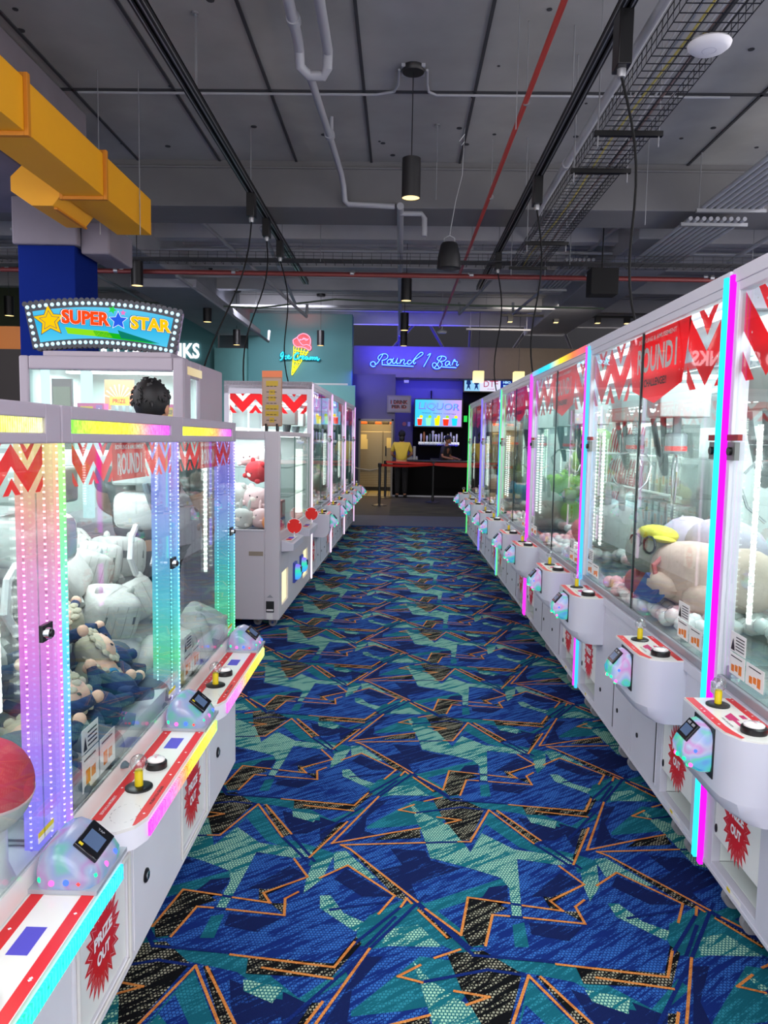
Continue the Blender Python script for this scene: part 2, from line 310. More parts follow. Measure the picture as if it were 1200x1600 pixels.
seg = 0
for ix in range(-3, 4):
    for iy in range(-3, 12):
        T = lambda p, z: ((p[0] + ix) * .975 - .233, (p[1] + iy) * 1.004 + 2.812, z)
        for q, (k, mi) in enumerate(order):
            for pn, pl in enumerate(CARPET[k]):
                pts = [T(p, .0004 * (q + 1) + (pn * 4 + (ix % 2) * 2 + iy % 2) * 9e-6) for p in pl]
                if all(-3.2 < p[0] < 3.2 and p[1] < 13.74 for p in pts): fl.flat(pts, mi)
        for k, mi, wd in (('line', 6, .006), ('orange', 5, .0044)):
            for l in CARPET[k]:
                for a, b in zip(l, l[1:]):
                    zz = (.0022 if k == 'line' else .0028) + (seg % 60) * 6e-6; seg += 1; a = Vector(T(a, zz)); b = Vector(T(b, zz))
                    if max(a.y, b.y) > 13.74 or abs(a.x) > 3.2: continue
                    d = (b - a).normalized(); s = Vector((-d.y, d.x, 0)) * wd; a = a - d * wd; b = b + d * wd
                    fl.quad(a - s, b - s, b + s, a + s, mi)
struct(fl.build('floor', cm, smooth=False))
# floor beyond the carpet
band = mat('blue grey threshold flooring', '2c3450', .6, var=.15, scale=5)
wood = mat('brown wood flooring', '24160f', .7, var=.35, scale=3)
def dark_carpet():
    m = mat('dark striped bar carpet', '2c3038', .9); N = m.node_tree.nodes; Lk = m.node_tree.links
    mp = N.new('ShaderNodeMapping'); mp.inputs['Scale'].default_value = (1.2, 9, 1); tc = N['Texture Coordinate']; Lk.new(tc.outputs['Object'], mp.inputs[0])
    nz = N.new('ShaderNodeTexNoise'); nz.inputs['Scale'].default_value = 1.4; nz.inputs['Detail'].default_value = 4; Lk.new(mp.outputs[0], nz.inputs[0])
    cr = N.new('ShaderNodeValToRGB'); cr.color_ramp.elements[0].position = .42; cr.color_ramp.elements[0].color = lin('0e1016'); cr.color_ramp.elements[1].position = .58; cr.color_ramp.elements[1].color = lin('444238')
    Lk.new(nz.outputs['Fac'], cr.inputs[0]); Lk.new(cr.outputs[0], N['Principled BSDF'].inputs['Base Color']); return m
q = MB(); q.box(-9, 7, 13.75, 15.65, -.06, .001); struct(q.build('floor', band, smooth=False))
q = MB(); q.box(-9, -.2, 15.65, 21, -.06, 0); struct(q.build('floor', wood, smooth=False))
q = MB(); q.box(-.2, 7, 15.65, 23, -.06, 0); struct(q.build('floor', dark_carpet(), smooth=False))
def tiles(name, c, grout, w):
    m = mat(name, c, .35); N = m.node_tree.nodes; Lk = m.node_tree.links; bk = N.new('ShaderNodeTexBrick')
    bk.inputs['Scale'].default_value = 1; bk.inputs['Brick Width'].default_value = w; bk.inputs['Row Height'].default_value = w; bk.offset = 0; bk.inputs['Mortar Size'].default_value = .015
    bk.inputs['Color1'].default_value = lin(c); bk.inputs['Color2'].default_value = lin(c); bk.inputs['Mortar'].default_value = lin(grout)
    Lk.new(N['Texture Coordinate'].outputs['Object'], bk.inputs[0]); Lk.new(bk.outputs[0], N['Principled BSDF'].inputs['Base Color']); return m
q = MB(); q.box(-2.2, -.2, 21, 26, -.06, 0); struct(q.build('floor', tiles('cream quarry tile', 'b8ac80', '6a6048', .3), smooth=False))

# ceiling: concrete slabs with seams, a deep beam, ribbed deck beyond
conc = mat('grey painted concrete', '9a9a98', .85, var=.25, scale=1.3, bump=.3)
conc_l = mat('light grey painted concrete', 'a4a6ae', .8, var=.12, scale=2)
seam = mat('slab seam', '303136', .9)
ce = MB(); ce.box(-9, 9, -4, 9.95, 5.0, 5.12, 0)
for y in (-2.2, 2.9, 8.0): ce.box(-9, 9, y - .018, y + .018, 4.985, 5.0, 1)
for x in (-6.4, -5.2, -4.3, -3.35, -2.32, -1.36, -.42, .68, 2.55, 3.5, 4.6, 5.7): ce.box(x - .014, x + .014, -4, 9.95, 4.985, 5.0, 1)
for i in range(150):
    x = random.uniform(-6, 6); y = random.uniform(2, 9.8); r = random.uniform(.012, .035)
    ce.lathe([(r, 4.994), (r, 5.0)], (x, y, 0), 8, 1)
struct(ce.build('ceiling', [conc, seam], smooth=False))
q = MB(); q.box(-9, 9, 9.95, 10.75, 4.44, 5.12); q.box(-9, 9, 9.92, 9.95, 4.9, 4.93)
struct(q.build('trim_1', mat('darker grey concrete beam', '6e6e70', .85, var=.15, scale=1.5), smooth=False, bevel=.012))
q = MB(); q.box(-9, 9, 10.75, 22.3, 5.1, 5.2, 0)
for i in range(40): q.box(-9, 9, 10.95 + i * .28, 11.08 + i * .28, 5.03, 5.1, 0)
for y in (12.6, 14.6, 16.8, 19.2, 21.6): q.box(-9, 9, y, y + .22, 4.72, 5.05, 0)
struct(q.build('ceiling', mat('grey steel deck', 'c0c0c4', .8, var=.15, scale=2), smooth=False))
q = MB(); q.box(-4.7, -3.45, 1.0, 8.6, 3.95, 4.99); q.box(-3.99, -3.32, 7.96, 8.7, 3.47, 3.95); q.box(-3.32, -3.02, 8.05, 8.75, 3.40, 3.72)
struct(q.build('trim_2', mat('mauve grey concrete', '7c7680', .85, var=.15, scale=2), smooth=False, bevel=.02))
q = MB(); q.box(-4.6, -4.0, 10.75, 22, 4.35, 5.05); q.box(3.4, 4.5, 11.5, 21.9, 4.5, 5.03); q.box(-4.9, -3.7, 14, 20.4, 4.2, 4.36)
struct(q.build('trim_3', conc_l, smooth=False, bevel=.02))
# blue column
q = MB(); q.box(-3.95, -3.36, 8.0, 8.6, 0, 3.47); cob = mat('cobalt blue paint', '08206c', .85, var=.05); cob.node_tree.nodes['Principled BSDF'].inputs['Specular IOR Level'].default_value = .1
struct(q.build('trim_4', cob, smooth=False, bevel=.01))

# walls
teal = mat('teal wall paint', '528c90', .7, var=.06, scale=1.5); teal2 = mat('pale teal wall paint', '68a4a4', .7, var=.06)
beige = mat('beige wall paint', '857868', .7, var=.06); lil = mat('grey lilac wall paint', '54506e', .7, var=.05)
q = MB(); q.box(-9, -4.9, 20.5, 20.7, 0, 4.95, 0); q.box(-4.9, -4.05, 20.3, 20.7, 0, 3.86, 1); q.box(-4.9, -4.05, 20.9, 21.1, 3.8, 5, 2)
struct(q.build('wall_left', [teal, teal2, mat('dark grey recess', '46464c', .8)], smooth=False))
q = MB(); q.box(-4.05, -1.3, 20.5, 21.0, 0, 4.8, 0); q.box(-4.05, -1.2, 20.4, 20.5, 0, 2.95, 1); q.box(-4.05, -1.4, 20.42, 20.5, 2.95, 3.0, 2)
struct(q.build('wall_centre', [teal, teal2, mat('pale metal ledge', 'b4b8b8', .4)], smooth=False, bevel=.01))
q = MB(); panel(q, 1, 22.0, 22.15, -1.35, 7, 3.3, 4.17, [], 0); q.box(-1.35, 7, 22.15, 23.1, 3.3, 3.36, 0)
struct(q.build('wall_back', beige, smooth=False))
q = MB(); panel(q, 1, 21.0, 21.12, -1.35, -.15, 0, 3.3, [(-1.1, -.22, 0, 2.06)], 0); q.box(-.2, -.15, 21.12, 23.0, 0, 3.3, 0); q.box(-.2, 7, 23.0, 23.1, 0, 3.3, 0)
q.box(.38, 7, 22.96, 23.0, .0, 2.0, 1); q.box(1.83, 7, 22.94, 23.0, 0, 3.3, 1); q.box(-1.35, -1.3, 21.12, 26, 0, 3.3, 0)
struct(q.build('wall_bar', [lil, mat('black bar wall', '08080a', .8, spec=.1)], smooth=False))
q = MB(); q.box(-2.2, -.2, 25.2, 25.3, 0, 3.3); q.box(-2.2, -.2, 21.12, 25.2, 2.9, 3.0)
struct(q.build('wall_kitchen', mat('cream kitchen wall', 'c8b88c', .6), smooth=False))
q = MB(); q.box(-9, 9, 25.4, 25.5, 3, 6); struct(q.build('wall_upper', mat('black plenum', '0c0d12', .9), smooth=False))
q = MB(); q.box(-9.1, -9, 6, 22, 0, 5.1, 0); struct(q.build('wall_side', mat('olive wall paint', '4a4e34', .8), smooth=False))
q = MB(); q.box(-9, -5.6, 12.0, 12.12, 0, 1.9, 0); q.box(-9, -5.6, 11.98, 12.12, 1.9, 2.85, 1); q.box(-9, -5.6, 12, 12.12, 2.85, 3.2, 2)
struct(q.build('wall_booth', [mat('olive panel', '5c6236', .7), mat('dark gap panel', '2a2420', .7), mat('orange panel', 'b86a1c', .6)], smooth=False))
q = MB(); q.box(7.0, 7.1, 10, 23, 0, 5.1, 0); struct(q.build('wall_right', mat('dark brown wall', '5a4a40', .8), smooth=False))
# kitchen door frame and open leaf
fr = MB(); fr.box(-1.13, -1.08, 20.96, 21.16, 0, 2.1); fr.box(-.24, -.19, 20.96, 21.16, 0, 2.1); fr.box(-1.13, -.19, 20.96, 21.16, 2.05, 2.1)
struct(fr.build('door_1', mat('grey door frame', '8a8478', .5), smooth=False))
lf = MB(); lf.box(-1.17, -1.13, 21.16, 21.95, 0.02, 2.03); d = lf.build('door_2', mat('brushed steel door', '6c6254', .35, .7), smooth=False); struct(d)
# dark bracing in the open plenum over the bar
for x0, x1, z0, z1, y in ((-1.0, .6, 3.3, 5.12, 22.25), (.6, 1.7, 5.12, 3.3, 22.25), (1.9, 1.95, 3.3, 5.12, 22.25), (2.6, 3.8, 3.3, 5.12, 22.25), (-.1, -.08, 3.3, 5.12, 22.25), (4.4, 5.2, 5.12, 3.3, 22.25)):
    q = MB(); q.cyl((x0, y, z0), (x1, y, z1), .045, n=10)
    tag(q.build('brace', mat('dark steel', '3c3c46', .6)), 'dark steel brace in the open roof space above the bar front', 'brace', 'roof braces above the bar')

# ================================================================== CLAW MACHINES
def star_burst(cx, cz, rx, rz, n=22, k=.72):
    return [(cx + (rx if i % 2 == 0 else rx * k) * math.cos(math.pi * i / n + .1), cz + (rz if i % 2 == 0 else rz * k) * math.sin(math.pi * i / n + .1)) for i in range(2 * n)]
def star5(cx, cz, r, k=.45, rot=90):
    return [(cx + (r if i % 2 == 0 else r * k) * math.cos(math.radians(rot + 36 * i)), cz + (r if i % 2 == 0 else r * k) * math.sin(math.radians(rot + 36 * i))) for i in range(10)]

def chevrons(mb, P, u0, u1, z0, z1, per, m=0, th=.44):
    """red zigzag print between heights z0..z1; P maps (u, z) to a point"""
    H = z1 - z0; n = max(1, round((u1 - u0) / per)); per = (u1 - u0) / n
    for i in range(n):
        a = u0 + i * per; c = a + per / 2; b = a + per
        for s, (p, q) in enumerate(((a, c), (c, b))):
            hi0, hi1 = (z0 + H * 1.0, z0 + H * .46) if s == 0 else (z0 + H * .46, z0 + H * 1.0)
            t = H * th
            mb.poly([P(p, hi0), P(p, hi0 - t), P(q, hi1 - t), P(q, hi1)], m)
        # small inverted V at the top and small peaks at the bottom
        mb.flat([P(c - per * .24, z1), P(c - per * .12, z1), P(c, z1 - H * .12), P(c + per * .12, z1), P(c + per * .24, z1), P(c, z1 - H * .34)], m)
        for e, sgn in ((a, 1), (b, -1)):
            mb.flat([P(e, z0 + H * .34), P(e, z0 + H * .12), P(e + sgn * per * .10, z0), P(e + sgn * per * .27, z0)], m)

# ---- shared small parts (front of a machine faces local -x)
DOTS = random.Random(3)
reader_shell = mat('translucent reader shell', 'b8c8e0', .25, coat=.6)
screen = mat('dark reader screen', '101218', .12)
yel = mat('yellow shaft', 'd8c010', .4)
clearball = glass('clear plastic knob', 'f4f8f8', .12, .12, 2.5)
paper_white = mat('white sticker', 'e8e6e4', .6)
orange_p = mat('orange print', 'e07818', .6)
blackprint = mat('black print', '18181a', .6)
magenta_p = mat('magenta print', 'c01860', .5)
wheel = mat('grey caster rubber', '8a8a90', .5)
purple_p = mat('violet print', '5048b8', .5)
yellow_p = mat('yellow print', 'd8c018', .6)

def caster(parent, x, y, h=.08):
    q = MB(); q.cyl((x - .0, y - .014, .034), (x, y + .014, .034), .034, n=20); q.box(x - .02, x + .02, y - .02, y - .016, .03, h); q.box(x - .02, x + .02, y + .016, y + .02, .03, h); q.box(x - .03, x + .03, y - .03, y + .03, h - .008, h, 1)
    q.cyl((x, y - .022, .034), (x, y + .022, .034), .012, n=10, m=1)
    return q.build('caster', [wheel, chrome], parent)
def joystick(parent, x, y, z):
    q = MB(); q.lathe([(.036, 0), (.036, .004), (.03, .007)], (x, y, z)); q.lathe([(.011, .006), (.011, .045), (.009, .05)], (x, y, z), m=1); q.sph((x, y, z + .068), .023, 18, 2)
    return q.build('joystick', [blk, yel, clearball], parent)
def push_button(parent, x, y, z, r=.036):
    q = MB(); q.lathe([(r, 0), (r, .016), (r * .86, .02)], (x, y, z), 28); q.lathe([(r * .8, .018), (r * .8, .024), (r * .55, .029), (.0, .03)], (x, y, z), 28, m=1)
    q.text('START', (x, y, z + .0305), (0, -1, 0), (1, 0, 0), .007, m=2, bold=0)
    return q.build('push_button', [blk, mat('clear white button', 'f0ece8', .15, coat=1), magenta_p], parent)
def lofted(q, prof, ys, scs, piv, m=0):
    """profile in (x, z) lofted along y with shrinking ends"""
    base = len(q.v); n = len(prof)
    for y, sc in zip(ys, scs): q.v += [Vector((piv[0] + (p[0] - piv[0]) * sc, y, piv[1] + (p[1] - piv[1]) * sc)) for p in prof]
    for k in range(len(ys) - 1):
        for i in range(n):
            j = (i + 1) % n; q.f.append((base + k * n + i, base + k * n + j, base + (k + 1) * n + j, base + (k + 1) * n + i)); q.m.append(m)
    q.f += [tuple(range(base + n - 1, base - 1, -1)), tuple(range(base + (len(ys) - 1) * n, base + len(ys) * n))]; q.m += [m, m]
def irid(name, st):
    if name in MATS: return MATS[name]
    m = ramp_glow(name, 2, 0, 1, ['4060ff', '20d8f0', '30f0a0', 'a8c0ff', 'd8d8f4', 'f080d8', 'c8d0f0', '50b0ff'], st); N = m.node_tree.nodes; Lk = m.node_tree.links
    nz = N.new('ShaderNodeTexNoise'); nz.inputs['Scale'].default_value = 13; nz.inputs['Detail'].default_value = 1
    Lk.new(N['Texture Coordinate'].outputs['Object'], nz.inputs['Vector']); mr = N['Map Range']; mr.inputs['From Min'].default_value = .25; mr.inputs['From Max'].default_value = .75; Lk.new(nz.outputs['Fac'], mr.inputs['Value'])
    d = N.new('ShaderNodeBsdfPrincipled'); d.inputs['Base Color'].default_value = lin('68748c'); d.inputs['Roughness'].default_value = .2
    ad = N.new('ShaderNodeAddShader'); out = N['Material Output']; Lk.new(N['Emission'].outputs[0], ad.inputs[0]); Lk.new(d.outputs[0], ad.inputs[1]); Lk.new(ad.outputs[0], out.inputs[0]); return m
led_reader = irid('iridescent reader shell', .36)
def reader(parent, x, y, z, s=1.0, back='dark'):
    """card reader on a front face looking along -x: slanting screen on top, glowing round belly"""
    prof = [(0, .062), (-.012, .068), (-.03, .062), (-.072, .012), (-.082, -.010), (-.078, -.035), (-.06, -.058), (-.03, -.072), (0, -.075)]
    q = MB(); lofted(q, prof, [-.068, -.062, -.045, 0, .045, .062, .068], [.55, .82, .97, 1, .97, .82, .55], (0, -.005), 0)
    q.box(-.004, .001, -.075, .075, -.08, .07, 4)
    for i, (px, py, pz) in enumerate(((-.074, -.045, -.03), (-.06, -.058, -.045), (-.05, -.062, .0), (-.078, .0, -.035), (-.07, .035, -.045), (-.055, .058, -.02), (-.045, .0, -.068))): q.sph((px, py, pz), (.007, .007, .007), 8, 1 + i % 3)
    q.xf(Matrix.Translation((x, y, z)) @ Matrix.Scale(s, 4))
    r = q.build('card_reader', [led_reader, glow('green led', '20ff90', 1.5), glow('pink led', 'ff60b0', 1.5), glow('blue led', '4060ff', 1.8), dark], parent)
    M4 = Matrix.Translation((x, y, z)) @ Matrix.Scale(s, 4) @ Matrix.Translation((-.049, 0, .040)) @ Matrix.Rotation(math.radians(-50), 4, 'Y')
    q = MB(); q.box(-.030, .030, -.036, .036, -.004, .006); q.xf(M4); q.build('screen', screen, r, smooth=False, bevel=.002)
    q = MB(); q.box(-.018, .012, -.026, .026, .0062, .0068, 0); q.box(.016, .024, -.024, -.004, .0062, .0068, 1); q.box(.016, .024, .006, .026, .0062, .0068, 1); q.xf(M4)
    q.build('display', [mat('dim screen image', '40506a', .2, emis='506890', strength=.25), mat('dim grey print', '8a8a90', .4)], r, smooth=False)
def claw(parent, x, y, ztop, arms=3, white_box=True, roll=0.0):
    g = MB()
    g.box(x - .13, x + .13, y - .11, y + .11, ztop - .17, ztop, 0)
    u = g.build('claw_carriage', [mat('white carriage cover', '98a09e', .4)], parent, bevel=.006)
    g = MB(); g.cyl((x, y, ztop - .17), (x, y, ztop - .26), .022, m=0); g.lathe([(.045, -.36), (.055, -.35), (.055, -.26), (.045, -.25)], (x, y, ztop), m=0); g.lathe([(.057, -.345), (.057, -.32)], (x, y, ztop), m=1)
    c = g.build('claw_head', [mat('grey claw motor', '8c949a', .35, .4), red], u)
    for k in range(arms):
        a = 2 * math.pi * k / arms + roll + .5; d = Vector((math.cos(a), math.sin(a), 0)); g = MB(); o = Vector((x, y, ztop - .36))
        g.tube([o, o + d * .10 + Vector((0, 0, -.02)), o + d * .16 + Vector((0, 0, -.09)), o + d * .12 + Vector((0, 0, -.2)), o + d * .05 + Vector((0, 0, -.26))], .007, 8)
        g.build('claw_arm', chrome, u)
    g = MB(); pts = []
    for i in range(60):
        t = i / 59; pts.append((x - .06 + .05 * math.sin(t * math.pi) , y + .04 + .16 * t, ztop - .17 - .30 * math.sin(math.pi * t) ** .8))
    g.tube(pts, .016, 8); g.build('coiled_cable', mat('dark grey cable sleeve', '3c4448', .6), u)

LR = 1.92
TALLW = 23
def claw_machine(label, colA, colB, toplight=None, group=None, cap=False):
    """two-player claw machine; front at local x=0 facing -x, length along +y"""
    t = thing('claw_machine', (0, 0, 0), label, 'claw machine', group=group)
    L = LR; D = .92
    holes = [(.09, .42, .12, .46), (L - .42, L - .09, .12, .46)]
    b = MB(); panel(b, 0, 0, .03, 0, L, .085, .70, holes, 0)
    b.box(.03, D, 0, .02, .085, .74); b.box(.03, D, L - .02, L, .085, .74); b.box(D - .02, D, .02, L - .02, .085, .74); b.box(.03, D, .02, L - .02, .085, .1)
    b.box(-.012, D, 0.03, L - .03, .70, .74); b.box(.03, D - .02, .02, L - .02, .735, .745, 1)
    for h in holes:                                                            # white-lined prize chute
        b.box(.03, .3, h[0] - .01, h[0], h[2], h[3], 1); b.box(.03, .3, h[1], h[1] + .01, h[2], h[3], 1); b.box(.03, .3, h[0], h[1], h[2] - .01, h[2], 1); b.box(.03, .3, h[0], h[1], h[3], h[3] + .01, 1); b.box(.29, .3, h[0], h[1], h[2], h[3], 1)
    b.box(-.004, 0, .03, L - .03, .085, .10, 0)
    b.build('cabinet_base', [shell, inner], t, smooth=False, bevel=.004)
    for i, (y0, y1) in enumerate(((.47, .81), (.815, 1.10), (1.105, 1.45))):
        d = MB(); d.box(-.005, 0, y0, y1, .12, .66); dd = d.build('service_door', shell, t, smooth=False, bevel=.002)
        g = MB(); g.cyl((-.009, (y0 + y1) / 2 + .08, .24), (-.004, (y0 + y1) / 2 + .08, .24), .011, n=14, m=0); g.build('door_lock', dark, dd)
        if i != 1:
            g = MB(); g.box(-.0065, -.005, y0 + .004, y0 + .012, .13, .56); g.build('door_handle', blk, dd)
    for h in holes:
        d = MB(); d.box(.004, .01, h[0] + .004, h[1] - .004, h[2] + .10, h[3] - .004, 0); f = d.build('prize_door', mat('white translucent flap', 'f0f0ec', .3), t, smooth=False, bevel=.002)
        g = MB(); cy0 = (h[0] + h[1]) / 2; pts = star_burst(cy0, .335, .10, .14)
        g.flat([(.003, p[0], p[1]) for p in pts], 0)
        pt2 = star_burst(cy0, .335, .082, .115)
        for i in range(len(pt2)):
            a, c = pt2[i], pt2[(i + 1) % len(pt2)]; g.poly([(.0025, a[0], a[1]), (.0025, c[0], c[1]), (.0025, c[0] * .985 + cy0 * .015, c[1] * .985 + .335 * .015), (.0025, a[0] * .985 + cy0 * .015, a[1] * .985 + .335 * .015)], 1)
        g.text('PRIZE', (.002, cy0, .365), (0, -1, 0), (0, 0, 1), .034, .105, m=1, bold=.05); g.text('OUT', (.002, cy0, .31), (0, -1, 0), (0, 0, 1), .034, .075, m=1, bold=.05)
        g.build('prize_sticker', [red, white], f, smooth=False)
        g = MB(); g.sph((.002, h[1] - .02, .25), (.004, .008, .016), 10); g.build('flap_hinge', blk, f)
        g = MB(); g.box(-.0015, -.0005, cy0 - .07, cy0 + .03, .10, .112, 0); g.box(-.002, -.0015, cy0 + .005, cy0 + .03, .1, .112, 1); g.build('caution_sticker', [paper_white, yellow_p], t, smooth=False)
    # frame
    f = MB(); 
    for y0, y1 in ((0, .05), (L - .05, L)): f.box(0, .05, y0, y1, .74, 2.09); f.box(D - .05, D, y0, y1, .74, 2.09)
    f.box(-.004, D, 0, L, 2.085, 2.13); f.box(0, .04, .05, L - .05, 2.055, 2.085); f.box(0, .02, .05, L - .05, .74, .77, 1)
    f.box(.05, D, 0, .03, 2.0, 2.085); f.box(.05, D, L - .03, L, 2.0, 2.085)
    f.build('frame', [shell, rail], t, smooth=False, bevel=.003)
    q = MB(); q.box(D - .015, D - .005, .05, L - .05, .745, 1.66, 0); q.box(D - .015, D - .005, .05, L - .05, 1.66, 2.05, 1); q.build('back_panel', [inner, mat('back panel reflection grey', '8c9294', .3)], t, smooth=False)  # upper part painted grey for the ceiling reflected in the glass
    for y0, y1 in ((.0, .008), (L - .008, L)):
        q = MB(); q.box(.05, D - .05, y0 + .012, y1 + .004 if y0 == 0 else y1 - .012, .75, 2.0)
    q = MB(); q.box(.05, D - .05, L - .02, L - .014, .745, 2.0); q.build('side_pane', pane_m, t, smooth=False)
    q = MB(); q.box(.05, D - .05, .014, .02, .745, 2.0); q.build('side_pane', pane_m, t, smooth=False)
    for y0, y1 in ((.05, .962), (.968, L - .05)):
        q = MB(); q.box(.012, .018, y0, y1, .77, 2.06); p = q.build('glass_door', pane_m, t, smooth=False)
        e = MB(); e.box(.011, .019, y1 - .005 if y0 < .5 else y0, y1 if y0 < .5 else y0 + .005, .77, 2.06); e.build('door_edge', dark if y0 < .5 else mat('green glass edge', '5a7870', .3), p, smooth=False)
        e = MB(); yk = y0 + .015 if y0 < .5 else y1 - .015
        e.box(-.004, .012, yk - .03, yk + .03, 1.50, 1.56, 0); e.cyl((-.014, yk, 1.53), (-.004, yk, 1.53), .014, n=14, m=1); e.box(-.003, .012, yk - .045, yk + .045, 1.565, 1.585, 2)
        e.build('glass_lock', [mat('dull metal plate', '787a78', .4, .5), blk, mat('dark red lock label', '8c2020', .5)], p, smooth=False)
    # printed banner across the top of the glass
    g = MB(); P = lambda u, z: (.0225, u, z)
    chevrons(g, P, .05, .42, 1.76, 2.05, .37); chevrons(g, P, 1.18, 1.87, 1.76, 2.05, .345)
    g.flat([P(.40, 2.05), P(1.20, 2.05), P(1.13, 1.80), P(.80, 1.73), P(.47, 1.80)], 0)
    for i in range(60):
        u = DOTS.uniform(.08, 1.84); z = DOTS.uniform(1.78, 2.04); s_ = DOTS.uniform(.002, .005); g.poly([(.0205, u - s_, z), (.0205, u, z - s_), (.0205, u + s_, z), (.0205, u, z + s_)], 1)
    g.text('BOWLING & AMUSEMENT', (.0205, .80, 2.02), (0, -1, 0), (0, 0, 1), .02, .5, m=1, bold=.02)
    g.text('ROUND1', (.0205, .80, 1.93), (0, -1, 0), (0, 0, 1), .115, .52, m=1, bold=.03)
    g.text('CHALLENGE!!', (.0205, .80, 1.825), (0, -1, 0), (0, 0, 1), .035, .3, m=2, bold=.03)
    g.build('banner', [redc, white, blackprint], t, smooth=False)
    # corner light strips and inner lights
    for (y0, col) in ((.004, colA), (L - .026, colB)):
        q = MB(); q.box(-.014, .0, y0, y0 + .022, .07, 2.11); q.build('led_strip', ramp_glow('edge light ' + '-'.join(col), 2, .1, 2.1, col, 1.0), t, smooth=False)
    for x, y, z0, z1 in ((.085, L - .075, .95, 1.62), (.085, .075, .95, 1.62), (D - .06, L - .07, 1.0, 1.9), (D - .06, .07, 1.0, 1.9), (D - .05, .96, 1.0, 1.95)):
        q = MB(); q.box(x - .007, x + .007, y - .006, y + .006, z0, z1); q.build('light_tube', ramp_glow('white led tube', 2, 0, 2, ['f4fff8', 'f4fff8'], 1.1, dots=.022, dotboost=4), t, smooth=False)
    q = MB(); q.box(.08, .12, .1, L - .1, 2.03, 2.045); q.box(D - .14, D - .1, .1, L - .1, 2.03, 2.045); q.build('ceiling_light_bar', glow('cabinet light bar', 'f2fbff', 5), t, smooth=False)
    if toplight: 
        q = MB(); q.box(-.012, -.004, .05, L - .05, 2.09, 2.125); q.build('header_light', ramp_glow('rainbow header', 1, 0, L, toplight, 1.1), t, smooth=False)
    lt = area('cabinet_light', (D / 2, L / 2, 2.02), (0, 0, 0), .5, 1.6, TALLW, 'f0fbff'); lt.parent = t
    # gantry and claws
    q = MB(); q.box(.1, .13, .06, L - .06, 1.86, 1.89); q.box(D - .13, D - .1, .06, L - .06, 1.86, 1.89)
    for y in (.45, 1.4): q.box(.1, D - .1, y - .02, y + .02, 1.885, 1.91)
    q.build('gantry_rails', mat('pale gantry rail', 'b8bcc0', .35, .5), t, smooth=False)
    claw(t, .42, .42, 1.86, 3); claw(t, .36, 1.45, 1.86, 2, roll=.8)
    # chute box and inner floor wall
    q = MB(); q.box(.03, .3, .05, .36, .745, .80); q.box(.03, .3, L - .36, L - .05, .745, .80); q.build('chute_guard', acry, t, smooth=False)
    # control consoles
    for k, y0 in enumerate((.20, L - .57)):
        y1 = y0 + .37; q = MB()
        prof = [(0, y0), (-.09, y0), (-.135, y0 + .02), (-.162, y0 + .07), (-.167, y0 + .12), (-.167, y1), (0, y1)]
        q.prism(prof, 2, .545, .730, 0)
        n = len(q.v)
        for (s, z) in ((1, .545), (.92, .51), (.7, .485)): q.v += [Vector((p[0] * s, y0 + (p[1] - y0) * (1), z)) for p in prof]
        kk = len(prof)
        for r_ in range(2):
            for i in range(kk):
                j = (i + 1) % kk; q.f.append((n + r_ * kk + i, n + r_ * kk + j, n + (r_ + 1) * kk + j, n + (r_ + 1) * kk + i)); q.m.append(0)
        q.f.append(tuple(n + 2 * kk + i for i in range(kk))); q.m.append(0)
        c = q.build('console', shell, t)
        g = MB(); g.prism([(p[0] * .985, p[1]) for p in prof], 2, .730, .735, 0)
        g.box(-.035, -.005, y0 + .004, y1 - .004, .735, .7358, 1)
        g.flat([(-.162, y1 - .004, .7358), (-.162, y0 + .12, .7358), (-.157, y0 + .07, .7358), (-.132, y0 + .024, .7358), (-.12, y0 + .03, .7358), (-.132, y0 + .08, .7358), (-.136, y0 + .12, .7358), (-.136, y1 - .004, .7358)], 1)
        for i in range(10):
            u = DOTS.uniform(y0 + .12, y1); x = DOTS.choice([-.15, -.02]); g.poly([(x - .004, u, .7362), (x, u - .004, .7362), (x + .004, u, .7362), (x, u + .004, .7362)], 3)
        g.flat([(-.075, y0 + .23, .7358), (-.105, y0 + .20, .7358), (-.105, y0 + .165, .7358), (-.075, y0 + .165, .7358)], 2); g.box(-.095, -.085, y0 + .10, y0 + .165, .735, .7358, 2); g.box(-.06, -.045, y0 + .18, y0 + .21, .735, .7358, 2)
        g.text('PUSH TO CATCH', (-.118, y0 + .15, .7362), (0, -1, 0), (1, 0, 0), .007, m=4, bold=.01)
        g.build('deck_panel', [mat('cream deck panel', 'e6e2da', .35, coat=.4), red, magenta_p, white, blackprint], c, smooth=False)
        joystick(c, -.085, y0 + .30, .735); push_button(c, -.075, y0 + .075, .735)
        reader(t, -.166, y0 + .19, .655)
    # instruction stickers low on the glass
    for y0 in (.10, L - .36):
        g = MB(); x = .0105
        g.box(x - .001, x, y0, y0 + .12, .80, .87, 0); g.box(x - .001, x, y0 + .13, y0 + .24, .80, .87, 0); g.box(x - .001, x, y0 + .13, y0 + .24, .875, .94, 0)
        for i in range(5): g.box(x - .002, x - .001, y0 + .14, y0 + .20, .885 + i * .01, .888 + i * .01, 2)
        for a in (y0 + .02, y0 + .15):
            for i in range(3): g.box(x - .002, x - .001, a + i * .027, a + i * .027 + .02, .81 + .006 * (i % 2), .84 - .004 * i, 1)
            g.box(x - .002, x - .001, a, a + .08, .858, .861, 2)
        g.flat([(x - .002, y0 + .235, .88), (x - .002, y0 + .205, .88), (x - .002, y0 + .22, .92)], 2)
        g.build('instruction_sticker', [paper_white, orange_p, blackprint], t, smooth=False)
    for y in (.16, .30, .9, 1.05, L - .3, L - .16): caster(t, .05, y, .086)
    return t

MG, CY, BL, GR, PK = ['e818f0'], ['30e0ff'], ['4848ff'], ['60f090'], ['f0b0e0']
XR = 1.10
